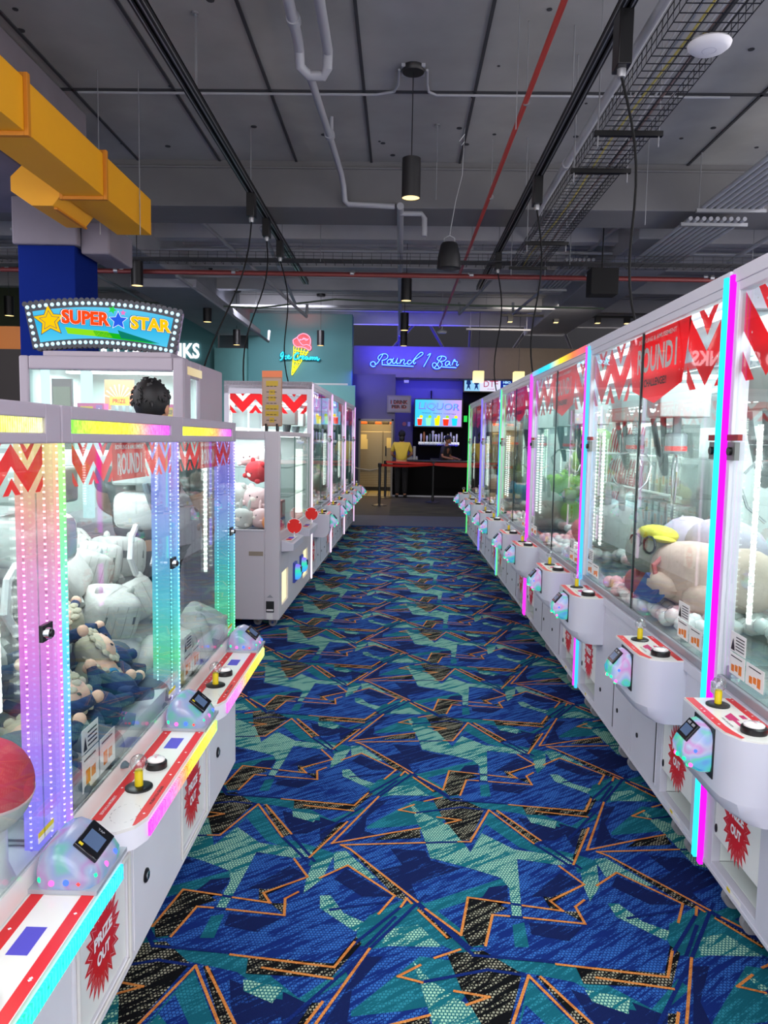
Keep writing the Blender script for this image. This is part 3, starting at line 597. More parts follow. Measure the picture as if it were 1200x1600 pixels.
# right-hand row, nearest first
P0 = .72; PITCH = 1.94
right = []
spec = [(CY, MG, None), (CY, ['38b8ff', '50c0ff'], None), (['e838f0', 'd050ff'], ['f030e8', 'd850ff'], ['f05878', 'f07848', 'f8d838', '38c8e8', '38b8e8', '90a0c0']), (['f030e8', 'e040f8'], GR, None), (['5060ff'], ['8070ff'], None), (['7070ff'], ['50e070'], None)]
ordn = ['nearest', 'second nearest', 'third', 'fourth', 'fifth', 'farthest']
desc = ['cut by the right edge of the photo', 'a big peach plush inside', 'a rainbow light along its top', 'green plush balls inside', 'sky blue plush inside', 'ending towards the bar']
for k, (a, b_, tl) in enumerate(spec):
    # colB is the far edge, colA the near edge; both sit at a seam with the neighbour
    m = claw_machine('white claw machine, %s of the right row, %s' % (ordn[k], desc[k]), a, b_, tl, 'claw machines of the right row')
    m.location = (XR, P0 + k * PITCH, 0)
    right.append(m)

# ---- left back row: the same kind of machine turned round
SL = .018
def xl(y): return -.955 + (y - 6.1) * SL
first_l = claw_machine('white claw machine with red chevrons on its end wall, nearest of the left back row', ['f0c8f0', 'e0a8ec'], ['f8e0f8', 'e8c8f0'], None, 'claw machines of the left back row')
lab_l = ['', 'white claw machine in the middle of the left back row', 'white claw machine farthest along the left back row, next to the bar']
left_back = [first_l]
for k in (1, 2):
    left_back.append(dup(first_l, (0, 0, 0), label=lab_l[k]))
for k, m in enumerate(left_back):
    y1 = 8.02 + k * 1.94 + 1.92; m.location = (xl(y1), y1, 0); m.rotation_euler = (0, 0, math.pi - SL)
g = MB(); L = LR
chevrons(g, lambda u, z: (u, L - .0125, z), .055, .86, 1.80, 2.06, .29)
g.build('side_banner', redc, first_l, smooth=False)
g = MB(); g.box(0, .92, L - .012, L, 2.055, 2.13); g.box(0, .92, L - .01, L, .74, .78); g.build('end_frame', shell_m, first_l, smooth=False)

# ================================================================== LOW MACHINES, LEFT FRONT
mixw = lambda h: ''.join('%02x' % int(int(h[i:i+2], 16) * .8 + 255 * .2) for i in (0, 2, 4))
_pc = [['c060f0', '6878ff', '58a8ff', '48d8ff', '60f0c8', '80f080', 'c8f080'], ['a860f8', '40e090', '40d8e8', '60b0ff', '8090ff', 'a888ff'], ['40e870', '40e8a8', '38d0d8', '68a8ff', '7070ff', 'b088ff'], ['6060ff', '8868ff', 'c068f8', 'f068e8', 'f078c8', 'f09090', 'f0c878']]
post_mats = [ramp_glow('rainbow post ' + 'abcd'[i], 2, .62, 1.53, [mixw(h) for h in c], .78, diff=.28) for i, c in enumerate(_pc)]
dotm = [ramp_glow('rainbow dots ' + 'abcd'[i], 2, .62, 1.53, [mixw(h) for h in c], .8, dots=.014, dotboost=3) for i, c in enumerate(_pc)]
deck_led = [ramp_glow('deck light a', 1, .1, .82, ['f040e8', 'f060c0', 'f89040', 'f0e840', 'a0f060'], 1.3, dots=.012, dotboost=.8),
            ramp_glow('deck light b', 1, .95, 1.7, ['e060f0', 'f070c8', 'f8a050', 'f0f040', 'd8f870'], 1.3, dots=.012, dotboost=.8),
            ramp_glow('deck light c', 1, .95, 1.72, ['30f070', '30f0a0', '30e8e0', '38c8ff'], 1.3, dots=.012, dotboost=.8)]
head_led = [ramp_glow('header light a', 1, .05, .8, ['70f050', 'd8f040', 'f8d048', 'f870a0', 'e050f8'], 1.2, dots=.009, dotboost=.8),
            ramp_glow('header light b', 1, .9, 1.72, ['d0f040', 'f8e040', 'f89060', 'e048f8'], 1.2, dots=.009, dotboost=.8),
            ramp_glow('header light c', 1, .9, 1.72, ['90f050', 'c0f050', 'f0f040', 'e8f0a0'], 1.2, dots=.009, dotboost=.8)]
LA = 1.77
def low_machine(label, deckm, headm, postm):
    t = thing('claw_machine', (0, 0, 0), label, 'claw machine', group='low claw machines at the left front')
    D = -.86; L = LA
    holes = [(.03, .36, .09, .385), (.89, 1.22, .09, .385)]
    b = MB(); panel(b, 0, -.03, 0, 0, L, .05, .565, holes, 0); b.box(D, -.03, 0, .02, .05, .62); b.box(D, -.03, L - .02, L, .05, .62); b.box(D, D + .02, 0, L, .05, .62); b.box(D, -.03, 0, L, .05, .06)
    b.box(D, 0, .0, L, .60, .62, 1)
    for h in holes:
        b.box(-.3, -.03, h[0] - .01, h[0], h[2], h[3], 1); b.box(-.3, -.03, h[1], h[1] + .01, h[2], h[3], 1); b.box(-.3, -.03, h[0], h[1], h[2] - .01, h[2], 1); b.box(-.3, -.03, h[0], h[1], h[3], h[3] + .01, 1); b.box(-.3, -.29, h[0], h[1], h[2], h[3], 1)
    b.build('cabinet_base', [shell_l, inner], t, smooth=False, bevel=.004)
    for h in holes:
        fm = MB(); panel(fm, 0, 0, .008, h[0] - .012, h[1] + .012, h[2] - .012, h[3] + .012, [h]); fm.build('chute_frame', mat('cream chute frame', 'e4e2dc', .4), t, smooth=False, bevel=.003)
        d = MB(); d.box(-.012, -.006, h[0] + .004, h[1] - .004, h[2] + .01, h[3] - .004); f = d.build('prize_door', mat('white translucent flap', 'f0f0ec', .3), t, smooth=False)
        g = MB(); c0 = (h[0] + h[1]) / 2; c1 = (h[2] + h[3]) / 2 + .01; pts = star_burst(c0, c1, .118, .135)
        g.flat([(-.005, p[0], p[1]) for p in pts], 0); pt2 = star_burst(c0, c1, .10, .113)
        for i in range(len(pt2)):
            a, c = pt2[i], pt2[(i + 1) % len(pt2)]; k = .02; g.poly([(-.0045, a[0], a[1]), (-.0045, c[0], c[1]), (-.0045, c[0] * (1 - k) + c0 * k, c[1] * (1 - k) + c1 * k), (-.0045, a[0] * (1 - k) + c0 * k, a[1] * (1 - k) + c1 * k)], 1)
        g.text('PRIZE', (-.004, c0, c1 + .028), (0, 1, 0), (0, 0, 1), .034, .12, m=1, bold=.05); g.text('OUT', (-.004, c0, c1 - .025), (0, 1, 0), (0, 0, 1), .034, .085, m=1, bold=.05)
        g.build('prize_sticker', [red, white], f, smooth=False)
    for (y0, y1) in ((.40, .73), (1.27, 1.62)):
        d = MB(); d.box(0, .004, y0, y1, .08, .50); dd = d.build('service_door', shell_l, t, smooth=False, bevel=.0015)
        g = MB(); yc = y0 + .10 if y0 < 1 else y0 + .13; g.lathe([(.021, .004), (.021, .008), (.018, .010)], (0, yc, .25), 24, 0, ax=0); g.lathe([(.012, .009), (.012, .013)], (0, yc, .25), 16, 1, ax=0); g.box(.013, .0135, yc - .002, yc + .002, .243, .257, 0); g.build('door_lock', [blk, chrome], dd)
    g = MB(); g.box(.0005, .001, .37, .46, .44, .458, 0); g.box(.001, .0015, .43, .455, .445, .458, 1); g.build('caution_sticker', [paper_white, yellow_p], t, smooth=False)
    # decks
    for k, (y0, y1) in enumerate(((.05, .845), (.90, 1.745))):
        prof = [(0, y0), (.05, y0), (.085, y0 + .012), (.118, y0 + .04), (.135, y0 + .085), (.135, y1 - .012), (.123, y1), (0, y1)]
        q = MB(); q.prism(prof, 2, .562, .612, 0)
        dk = q.build('deck', shell_l, t)
        g = MB(); g.prism(prof, 2, .612, .62, 0); z = .6205
        g.box(.004, .03, y0 + .06, y1 - .03, .62, z, 1)
        g.flat([(.133, y1 - .014, z), (.122, y1 - .002, z), (.107, y1 - .002, z), (.107, y0 + .09, z), (.112, y0 + .04, z), (.118, y0 + .044, z), (.133, y0 + .088, z)], 1)
        for i in range(12):
            u = DOTS.uniform(y0 + .1, y1 - .03); x = DOTS.choice([.017, .12]); g.poly([(x + .004, u, z + .0004), (x, u + .004, z + .0004), (x - .004, u, z + .0004), (x, u - .004, z + .0004)], 2)
        g.text('ROUND1', (.12, y1 - .07, z + .0005), (0, 1, 0), (-1, 0, 0), .012, .06, m=2, bold=.03); g.text('BOWLING & AMUSEMENT', (.017, y0 + .14, z + .0005), (0, 1, 0), (-1, 0, 0), .008, .1, m=2, bold=.01)
        g.text('PUSH TO GRAB', (.12, y0 + .2, z + .0005), (0, 1, 0), (-1, 0, 0), .008, .1, m=3, bold=.02)
        g.box(.045, .085, y0 + .50, y0 + .58, .62, z, 4)
        rr = [(.075 + .034 * math.cos(a * math.pi / 16), y0 + .10 + .05 * math.sin(a * math.pi / 16)) for a in range(32)]
        for i in range(0, 32, 2): a, c = rr[i], rr[(i + 1) % 32]; g.poly([(a[0], a[1], z), (c[0], c[1], z), (c[0] - .001, c[1], z), (a[0] - .001, a[1], z)], 3)
        g.build('deck_panel', [mat('cream deck panel', 'e6e2da', .35, coat=.4), red, white, blackprint, purple_p], dk, smooth=False)
        joystick(dk, .06, y0 + .24, .62); push_button(dk, .065, y0 + .37, .62, .03)
        q = MB(); q.box(.135, .141, y0 + .085, y1 - .02, .572, .606); q.build('deck_light', deckm[k], dk, smooth=False)
        reader2(t, .065, y1 - .075, .627)
    # clear riser, glass, posts
    q = MB(); q.box(-.012, -.002, .03, L - .03, .62, .672); q.build('riser', mat('cream riser', 'dedcd8', .3, coat=.3), t, smooth=False)
    for i, y0 in enumerate((0, .87, L - .03)):
        q = MB()
        q.box(-.088, -.002, y0 + .004, y0 + .026, .62, 1.53); pp = q.build('light_post', postm[i], t, smooth=False)
        q = MB()
        for w in (-.072, -.024): q.box(w - .0022, w + .0022, y0 + .001, y0 + .004, .62, 1.53)
        q.box(-.002, .001, y0 + .013, y0 + .017, .62, 1.53)
        q.build('led_line', dotm[i if postm[i] is not post_mats[3] else 3], pp, smooth=False)
    for k, (y0, y1) in enumerate(((.03, .87), (.90, L - .03))):
        q = MB(); q.box(-.008, -.002, y0, y1, .672, 1.53); p = q.build('glass_door', pane_m, t, smooth=False)
        g = MB(); yk = y1 - .07; g.box(-.002, .006, yk - .012, yk + .035, 1.12, 1.155, 0); g.cyl((.004, yk, 1.138), (.018, yk, 1.138), .012, n=16, m=1); g.cyl((.018, yk, 1.138), (.022, yk, 1.138), .008, n=12, m=0); g.build('glass_lock', [blk, chrome], p, smooth=True)
        e = MB(); e.box(-.0015, .0, y0 + .02, y1 - .02, .68, .684, 0); e.box(-.0015, 0, y1 - .085, y1 - .081, .70, 1.43, 0); e.build('door_edge', acry, p, smooth=False)
    g = MB(); P = lambda u, z: (-.010, u, z)
    for y0, y1 in ((.05, .86), (.91, L - .04)):
        c = (y0 + y1) / 2; chevrons(g, P, y0 + .03, c - .13, 1.43, 1.53, .16); chevrons(g, P, c + .13, y1 - .02, 1.43, 1.53, .16); g.box(-.0105, -.0095, c - .13, c + .13, 1.43, 1.53, 0)
        g.text('BOWLING & AMUSEMENT', (-.009, c, 1.518), (0, 1, 0), (0, 0, 1), .012, .22, m=1, bold=.02); g.text('ROUND1', (-.009, c, 1.473), (0, 1, 0), (0, 0, 1), .058, .19, m=1, bold=.03)
    g.build('banner', [redc, white], t, smooth=False)
    # header
    q = MB(); hh = [(.05, .80, 1.552, 1.582), (.93, 1.70, 1.552, 1.582)]
    panel(q, 0, -.02, .004, 0, L, 1.53, 1.612, hh); q.box(D, -.02, 0, L, 1.60, 1.612); q.box(D, -.02, 0, .02, 1.53, 1.60); q.box(D, -.02, L - .02, L, 1.53, 1.60); q.box(D, D + .02, 0, L, 1.53, 1.6)
    q.build('header', shell_m, t, smooth=False, bevel=.003)
    for k, h in enumerate(hh):
        q = MB(); q.box(-.012, -.004, *h); q.build('header_light', headm[k], t, smooth=False)
    q = MB(); q.box(D, D + .012, .02, L - .02, .62, 1.53); q.build('back_panel', mat('pale grey back panel', 'b8bebc', .4), t, smooth=False)
    q = MB()
    for y in (0, L - .03): q.box(D, D + .03, y, y + .03, .62, 1.53)
    q.build('rear_post', shell_m, t, smooth=False)
    q = MB(); q.box(D + .03, -.09, L - .016, L - .01, .62, 1.53); q.build('side_pane', pane_m, t, smooth=False)
    lt = area('cabinet_light', (D / 2, L / 2, 1.575), (0, 0, 0), .45, 1.5, 14, 'f0fbff'); lt.parent = t
    q = MB(); q.box(-.16, -.12, .1, L - .1, 1.585, 1.597); q.box(D + .1, D + .14, .1, L - .1, 1.585, 1.597); q.build('ceiling_light_bar', glow('cabinet light bar', 'f2fbff', 5), t, smooth=False)
    for x, y in ((D + .04, L - .05), (-.12, L - .06), (D + .04, .85), (D + .04, .05)):
        q = MB(); q.box(x - .007, x + .007, y - .005, y + .005, .95, 1.48); q.build('light_tube', ramp_glow('white led tube', 2, 0, 2, ['f4fff8', 'f4fff8'], 1.2, dots=.022, dotboost=4), t, smooth=False)
    q = MB(); q.box(D + .03, -.05, .55, .57, 1.46, 1.49); q.box(D + .03, -.05, 1.33, 1.35, 1.46, 1.49); q.build('gantry_rails', mat('pale gantry rail', 'b8bcc0', .35, .5), t, smooth=False)
    for y in (.42, 1.34):
        u0 = MB(); u0.box(-.36, -.18, y - .10, y + .10, 1.36, 1.46); u = u0.build('claw_carriage', mat('white carriage cover', 'e4eae8', .4), t, bevel=.01)
        h = MB(); h.cyl((-.27, y, 1.33), (-.27, y, 1.37), .03); h.sph((-.27, y, 1.26), (.10, .10, .075), 24, 0, p=.45); h.lathe([(.096, 0), (.096, .004)], (-.27, y, 1.235), 30, 1); h.build('claw_head', [mat('glossy white claw head', 'b8bcba', .2, coat=.5), mat('dull metal plate', '787a78')], u)
        pts = [(-.18 + .0 * i, y - .10 - .05 * math.sin(i / 39 * math.pi), 1.36 - .20 * math.sin(i / 39 * math.pi) + .03 * i / 39) if False else (-.22 + .05 * math.sin(i / 39 * math.pi), y - .13 + .12 * (i / 39), 1.37 - .17 * math.sin(i / 39 * math.pi) ** .8) for i in range(40)]
        h = MB(); h.tube(pts, .012, 8); h.build('coiled_cable', mat('grey cable sleeve', '70767a', .6), u)
        for s in (-1, 1):
            h = MB(); o = Vector((-.27, y + s * .08, 1.21)); h.tube([o, o + Vector((0, s * .06, -.04)), o + Vector((0, s * .08, -.12)), o + Vector((0, s * .02, -.19))], .012, 8); h.build('claw_arm', mat('white claw arm', 'dcdcdc', .35), u)
    for y0 in (.10, .97):
        g = MB(); x = -.0095
        g.box(x - .001, x, y0, y0 + .10, .69, .78, 0); g.box(x - .001, x, y0 + .11, y0 + .21, .69, .78, 0); g.box(x - .001, x, y0, y0 + .10, .785, .845, 0)
        for i in range(4): g.box(x + .0002, x + .0008, y0 + .035, y0 + .09, .795 + i * .011, .799 + i * .011, 2)
        g.flat([(x + .0006, y0 + .008, .79), (x + .0006, y0 + .03, .79), (x + .0006, y0 + .019, .825)], 2)
        for a in (y0 + .02, y0 + .13):
            for i in range(2): g.box(x + .0002, x + .0008, a + i * .033, a + i * .033 + .025, .705 + .006 * i, .74 - .004 * i, 1)
            g.box(x + .0002, x + .0008, a - .01, a + .06, .765, .769, 2)
        g.build('instruction_sticker', [paper_white, orange_p, blackprint], t, smooth=False)
        g = MB(); g.box(-.001, 0, y0 + .66, y0 + .73, .70, .712, 0); g.box(-.001, 0, y0 + .66, y0 + .73, .712, .722, 1); g.build('caution_sticker', [paper_white, yellow_p], t, smooth=False)
    for x in (-.08, D + .08):
        for y in (.1, L - .1): caster(t, x, y, .055)
    return t
def reader2(parent, x, y, z):
    """larger card reader on the deck: glowing rounded end, screen on the slope towards +x"""
    prof = [(-.062, 0), (-.066, .03), (-.058, .062), (-.04, .082), (-.018, .088), (.01, .078), (.058, .038), (.07, .02), (.07, 0)]
    q = MB(); lofted(q, prof, [-.085, -.078, -.06, -.03, .03, .062, .076, .082], [.62, .80, .94, 1, 1, .94, .82, .6], (0, 0), 0)
    q.box(-.07, .074, -.088, .084, -.006, .003, 5)
    for i, (px, py, pz) in enumerate(((-.045, -.078, .02), (-.02, -.084, .016), (.01, -.084, .018), (.035, -.08, .015), (.058, -.06, .02), (.066, -.02, .022), (.066, .03, .022), (-.01, -.078, .04), (.03, -.074, .034))): q.sph((px, py, pz), .007, 8, 1 + i % 4)
    M4 = Matrix.Translation((x, y, z)); q.xf(M4)
    r = q.build('card_reader', [irid('iridescent deck reader', .2), glow('green led', '20ff90', 1.5), glow('pink led', 'ff60b0', 1.5), glow('blue led', '4060ff', 1.8), glow('red led', 'ff4040', 1.6), mat('pale grey base', 'a0a4ac', .4)], parent)
    R2 = M4 @ Matrix.Translation((.033, .0, .060)) @ Matrix.Rotation(math.radians(40), 4, 'Y')
    s = MB(); s.box(-.03, .03, -.05, .05, -.002, .007); s.xf(R2); s.build('screen', screen, r, bevel=.002)
    s = MB(); s.box(-.02, .02, -.03, .02, .0072, .0078, 0); s.text('TAP', (0, .032, .008), (1, 0, 0), (0, 1, 0), .007, m=1); s.box(-.024, -.014, -.044, -.036, .0072, .0078, 2)
    s.xf(R2); s.build('display', [mat('dim screen image', '40506a', .2, emis='506890', strength=.25), mat('dim grey print', '8a8a90', .4), yellow_p], r, smooth=False)
YA = 1.655; XA = -.735
lowA = low_machine('low white claw machine with rainbow light posts, full of white plush', deck_led[:2], head_led[:2], post_mats[:3])
lowA.location = (XA, YA, 0)
lowB = low_machine('low white claw machine cut by the left edge of the photo, nearest the camera', [deck_led[0], deck_led[2]], [head_led[0], head_led[2]], [post_mats[0], post_mats[1], post_mats[3]])
lowB.location = (XA, YA - .005 - LA, 0)

# ================================================================== LOW PRIZE CABINET with red paddles
t = thing('prize_cabinet', (0, 6.10, 0), 'mauve grey prize cabinet on casters with two red discs', 'game cabinet'); t.location = (xl(6.1), 6.10, 0); t.rotation_euler = (0, 0, -SL)
L = 1.86; D = -.95; H = 1.60
q = MB(); panel(q, 1, 0, .03, D, 0, .075, H, [(-.50, -.12, .81, 1.53)]); panel(q, 0, -.03, 0, .03, L, .075, .78, [(.14, .46, .17, .44), (1.36, 1.70, .17, .44)]); q.box(-.03, 0, .03, L, 1.56, H)
q.box(-.03, 0, .0301, .06, .78, 1.56); q.box(-.03, 0, L - .03, L, .78, 1.56); q.box(D, D + .02, .03, L, .075, H); q.box(D + .02, -.03, .03, L, 1.575, H); q.box(D + .02, -.03, .03, L, .075, .1); q.box(D + .02, -.03, L - .02, L, .075, 1.6); q.box(D + .02, -.03, .03, L, .76, .78)
q.build('cabinet_body', [mat('pale mauve painted metal', 'd2ccd0', .45, var=.04, scale=3)], t, smooth=False, bevel=.006)
q = MB(); panel(q, 1, -.003, 0, -.515, -.105, .795, 1.545, [(-.50, -.12, .81, 1.53)]); q.build('window_trim', mat('light rubber trim', 'c4c2c8', .5), t, smooth=False, bevel=.002)
q = MB(); q.box(-.50, -.12, .012, .018, .81, 1.53); q.build('side_pane', pane_m, t, smooth=False)
for y0, y1 in ((.06, .9), (.9, L - .03)):
    q = MB(); q.box(-.02, -.014, y0, y1, .78, 1.56); p = q.build('glass_door', pane_m, t, smooth=False)
    q = MB(); q.box(-.022, -.012, y1 - .008, y1, .78, 1.56); q.build('door_edge', mat('green glass edge', '5a7870', .3), p, smooth=False)
q = MB(); q.box(-.12, -.06, 1.60, 1.70, .80, 1.44); q.build('fluorescent_tube', glow('white tube', 'f0fff4', 2.2), t, smooth=False)
q = MB(); q.box(D + .1, D + .14, .1, L - .1, 1.555, 1.57); q.box(-.14, -.1, .1, L - .1, 1.555, 1.57); q.build('ceiling_light_bar', glow('cabinet light bar', 'f2fbff', 5), t, smooth=False)
q = MB(); q.box(D + .02, D + .03, .03, L - .02, .78, 1.575); q.box(D + .02, -.03, L - .03, L - .022, .78, 1.575); q.build('back_panel', inner, t, smooth=False)
for k, y0 in enumerate((.10, 1.08)):
    q = MB(); q.prism([(.0, .62), (.10, .63), (.105, .69), (.0, .715)], 1, y0, y0 + .56); dk = q.build('control_shelf', shell, t, smooth=False, bevel=.004)
    q = MB(); q.box(.02, .08, y0 + .04, y0 + .34, .705, .712, 0); q.box(.03, .07, y0 + .06, y0 + .12, .712, .716, 1); q.box(.03, .07, y0 + .16, y0 + .24, .712, .716, 2); q.build('control_strip', [mat('cream deck panel', 'e6e2da', .35, coat=.4), red, purple_p], dk, smooth=False)
for yy in (.40, 1.50):
    q = MB(); q.cyl((.06, yy, .80), (.06, yy + .012, .80), .062, n=32, m=0); q.cyl((.06, yy + .003, .80), (.06, yy + .009, .80), .066, n=32, m=1); q.box(.055, .065, yy + .003, yy + .009, .70, .745, 1)
    for a in (35, 145, 270): q.sph((.06 + .055 * math.cos(math.radians(a)), yy - .001, .80 + .055 * math.sin(math.radians(a))), .007, 8, 1)
    q.build('red_disc', [mat('scarlet disc', 'd81a10', .5, emis='d81a10', strength=.12), white], t)
for y0, y1 in ((.14, .46), (1.36, 1.70)):
    q = MB(); q.box(-.026, -.02, y0, y1, .17, .44); q.build('lit_window', ramp_glow('lit yellow window', 1, 0, .5, ['fff4c8', 'fff0b0'], .95), t, smooth=False)
for y0 in (.78, 1.18):
    q = MB(); q.box(0, .02, y0 - .07, y0 + .07, .25, .43); q.sph((.02, y0, .34), (.05, .07, .07), 16, 1, p=.7); r = q.build('card_reader', [mat('blue reader plate', '4858b8', .4), ramp_glow('cabinet reader glow', 2, .28, .40, ['5098ff', '40c8f0', '40e8b0', '9080ff'], .7)], t)
    q = MB(); q.box(.055, .07, y0 - .03, y0 + .03, .34, .39); q.build('screen', screen, r, smooth=False)
q = MB(); q.box(-.245, -.13, -.004, 0, .60, .635, 0); q.box(-.235, -.14, -.003, .001, .61, .625, 1); q.build('vent_plate', [mat('tan plate', '9a8e7c', .5), dark], t, smooth=False)
q = MB(); q.box(-.105, -.04, -.003, 0, .14, .23, 0); q.box(-.10, -.045, -.004, -.003, .15, .165, 1); q.box(-.10, -.05, -.003, 0, .06 + .02, .13, 1); q.flat([(-.10, -.0035, .26), (-.045, -.0035, .26), (-.072, -.0035, .285)], 2); q.build('rating_label', [blackprint, paper_white, rail], t, smooth=False)
for x in (-.07, -.2, D + .1):
    for y in ((.12, 1.72) if x != -.2 else (.15,)): caster(t, x, y, .076)
cab = t
lt = area('cabinet_light', (D / 2, L / 2, 1.55), (0, 0, 0), .5, 1.5, 14, 'f0fbff'); lt.parent = t
# poster standing on the cabinet roof
t = thing('poster_stand', (xl(6.2) - .075, 6.18, 1.60), 'orange and yellow price poster standing on the roof of the prize cabinet', 'poster', rz=-.12)
q = MB(); q.box(-.082, .082, -.004, .004, .04, .48, 0); q.build('board', [mat('sunset poster paper', 'c09070', .6, var=.3, scale=5)], t, smooth=False)
q = MB()
for i, (z, w) in enumerate(((.36, .10), (.29, .05), (.24, .06), (.17, .11), (.12, .11), (.07, .04))):
    q.box(-w / 2, w / 2, -.0055, -.004, z, z + .04, 0)
q.box(-.082, .082, -.0052, -.004, .43, .48, 1); q.box(-.076, .076, -.0048, -.004, .05, .42, 2)
for i in range(7):
    for j in range(3): q.box(-.045 + .03 * j, -.022 + .03 * j, -.0062, -.0055, .085 + .045 * i, .09 + .045 * i, 3)
q.build('poster_print', [mat('gold panel print', 'c8a838', .6), mat('orange sky print', 'f08858', .6), mat('dusty beige print', 'b8a090', .7), blackprint], t, smooth=False)
q = MB(); q.box(-.05, -.04, -.03, .03, 0, .06); q.box(.04, .05, -.03, .03, 0, .06); q.build('foot', blk, t, smooth=False)

# ================================================================== SUPER STAR MACHINE
t = thing('prize_machine', (-2.36, 4.75, 0), 'mauve grey prize machine with a bulb-edged star sign on its roof', 'game cabinet')
Wd = 1.02; Dp = 1.05; H = 2.03
q = MB(); panel(q, 1, 0, .03, 0, Wd, 0, H, [(.06, .955, 1.0, 1.945)]); panel(q, 0, Wd - .03, Wd, .03, Dp, 0, H, [(.18, .40, 1.2, 1.92)]); q.box(0, .03, .03, Dp, 0, H); q.box(.03, Wd - .03, Dp - .03, Dp, 0, H); q.box(.03, Wd - .03, .03, Dp - .03, H - .03, H); q.box(.03, Wd - .03, .03, Dp - .03, .96, 1.0)
q.build('cabinet_body', shell_m, t, smooth=False, bevel=.012)
q = MB(); q.box(.05, .965, .031, .037, .98, 1.95); q.build('window_pane', pane_m, t, smooth=False)
q = MB(); q.box(Wd - .04, Wd - .034, .17, .41, 1.19, 1.93); q.build('window_pane', pane_m, t, smooth=False)
q = MB(); q.box(.03, Wd - .03, Dp - .045, Dp - .03, 1.0, 2.0); q.box(.03, .04, .04, Dp - .04, 1.0, 2.0); q.build('interior_lining', mat('pale mint lining', 'c8dcd4', .6), t, smooth=False)
q = MB(); q.box(.1, Wd - .1, .45, .5, 1.96, 1.975); q.box(.1, Wd - .1, .12, .15, 1.96, 1.975); q.build('ceiling_light_bar', glow('cabinet light bar', 'f2fbff', 5), t, smooth=False)
q = MB(); q.box(.09, .13, .10, .14, 1.0, 1.96); q.box(.28, .34, .25, .30, 1.0, 1.96); q.build('light_column', glow('cyan white column', 'c8f4ff', .8), t, smooth=False)
q = MB(); q.box(.14, .27, .14, .16, 1.3, 1.9, 0); q.box(.15, .26, .135, .14, 1.6, 1.85, 1); q.build('price_tablet', [mat('grey tablet', '3a4850', .3), mat('muted tablet image', '506858', .4, emis='506858', strength=.3)], t, smooth=False)
q = MB(); q.box(Wd + .0, Wd + .004, .10, .44, 1.935, 1.985, 0); q.build('side_light', [ramp_glow('warm side glow', 1, 0, .5, ['e8d0a0', 'f8e8c0'], .6)], t, smooth=False)
q = MB(); q.box(.13, .93, .05, .45, H, H + .035); q.build('sign_base', shell_m, t, smooth=False, bevel=.006)
# sign
def arch(u, w, h, sag):   # u -1..1, returns top or bottom curve
    return h / 2 - sag * u * u
S = MB(); Wh, Hh, sg_ = .475, .140, .042
def outline(k, wv, hv, n=14):
    top = [(wv * (i / n * 2 - 1), hv - sg_ * (i / n * 2 - 1) ** 2 * 1.1) for i in range(n + 1)]
    bot = [(wv * .90 * (1 - i / n * 2), -hv - sg_ * (1 - i / n * 2) ** 2 * .9) for i in range(n + 1)]
    return top + bot
RS = Matrix.Translation((.465, .20, 2.255)) @ Matrix.Rotation(math.radians(13), 4, 'Z')
o = outline(0, Wh, Hh); S.prism(o, 1, -.02, .04, 0)
for i in range(len(o) - 1):
    a_, b_ = Vector(o[i]), Vector(o[i + 1])
    for k in range(max(1, round((b_ - a_).length / .037))):
        p_ = a_.lerp(b_, k / max(1, round((b_ - a_).length / .037))); S.cyl((p_.x * .985, -.022, p_.y), (p_.x * .985, .03, p_.y), .017, n=10, m=0)
S.prism([(a + .03, b) for a, b in outline(0, Wh - .02, Hh)], 1, .04, .10, 1)
S.xf(RS); sign = S.build('sign_board', [mat('dark navy sign edge', '0e1428', .35), mat('pale sign back', 'a898b4', .5)], t)
S = MB(); o2 = outline(0, Wh - .05, Hh - .042); S.flat([(p[0], -.0225, p[1]) for p in o2], 0); S.xf(RS)
S.build('sign_panel', [ramp_glow('sky blue sign panel', 2, 2.1, 2.38, ['58c8ec', '30b0e0', '68c8ec'], .75)], sign, smooth=False)
S = MB(); y = -.0235
S.flat([(-.22, y, -.075), (-.235, y, -.035), (-.1, y, -.045), (.02, y, -.05), (.05, y, -.09)], 0)
S.flat([(-.05, y, -.085), (-.07, y, -.048), (.1, y, -.065), (.33, y, -.12)], 1); S.flat([(.1, y - .0003, -.09), (.08, y - .0003, -.04), (.34, y - .0003, -.115)], 2)
for r, c, yy in ((.105, 3, -.0240), (.096, 4, -.0245), (.065, 3, -.0250), (.058, 4, -.0255)): S.flat([(p[0], yy, p[1]) for p in star5(-.325, .0, r, .48, 96)], c)
for r, c, yy in ((.062, 7, -.0240), (.056, 5, -.0245)): S.flat([(p[0], yy, p[1]) for p in star5(.085, .02, r, .46, 90)], c)
S.flat([(p[0], -.0242, p[1]) for p in star5(.05, .085, .028, .45, 70)], 6); S.flat([(p[0], -.0242, p[1]) for p in star5(.115, .07, .02, .45, 90)], 8)
S.text('SUPER', (-.11, -.0240, .028), (1, 0, -.02), (0, 0, 1), .098, .31, m=3, bold=.09); S.text('SUPER', (-.11, -.0246, .028), (1, 0, -.02), (0, 0, 1), .092, .30, m=7, bold=.065); S.text('SUPER', (-.11, -.0252, .028), (1, 0, -.02), (0, 0, 1), .088, .29, m=9, bold=.05)
S.text('STAR', (.285, -.0240, .005), (1, 0, -.07), (.0, 0, 1), .092, .27, m=3, bold=.09); S.text('STAR', (.285, -.0246, .005), (1, 0, -.07), (0, 0, 1), .086, .26, m=7, bold=.065); S.text('STAR', (.285, -.0252, .005), (1, 0, -.07), (0, 0, 1), .082, .25, m=4, bold=.05)
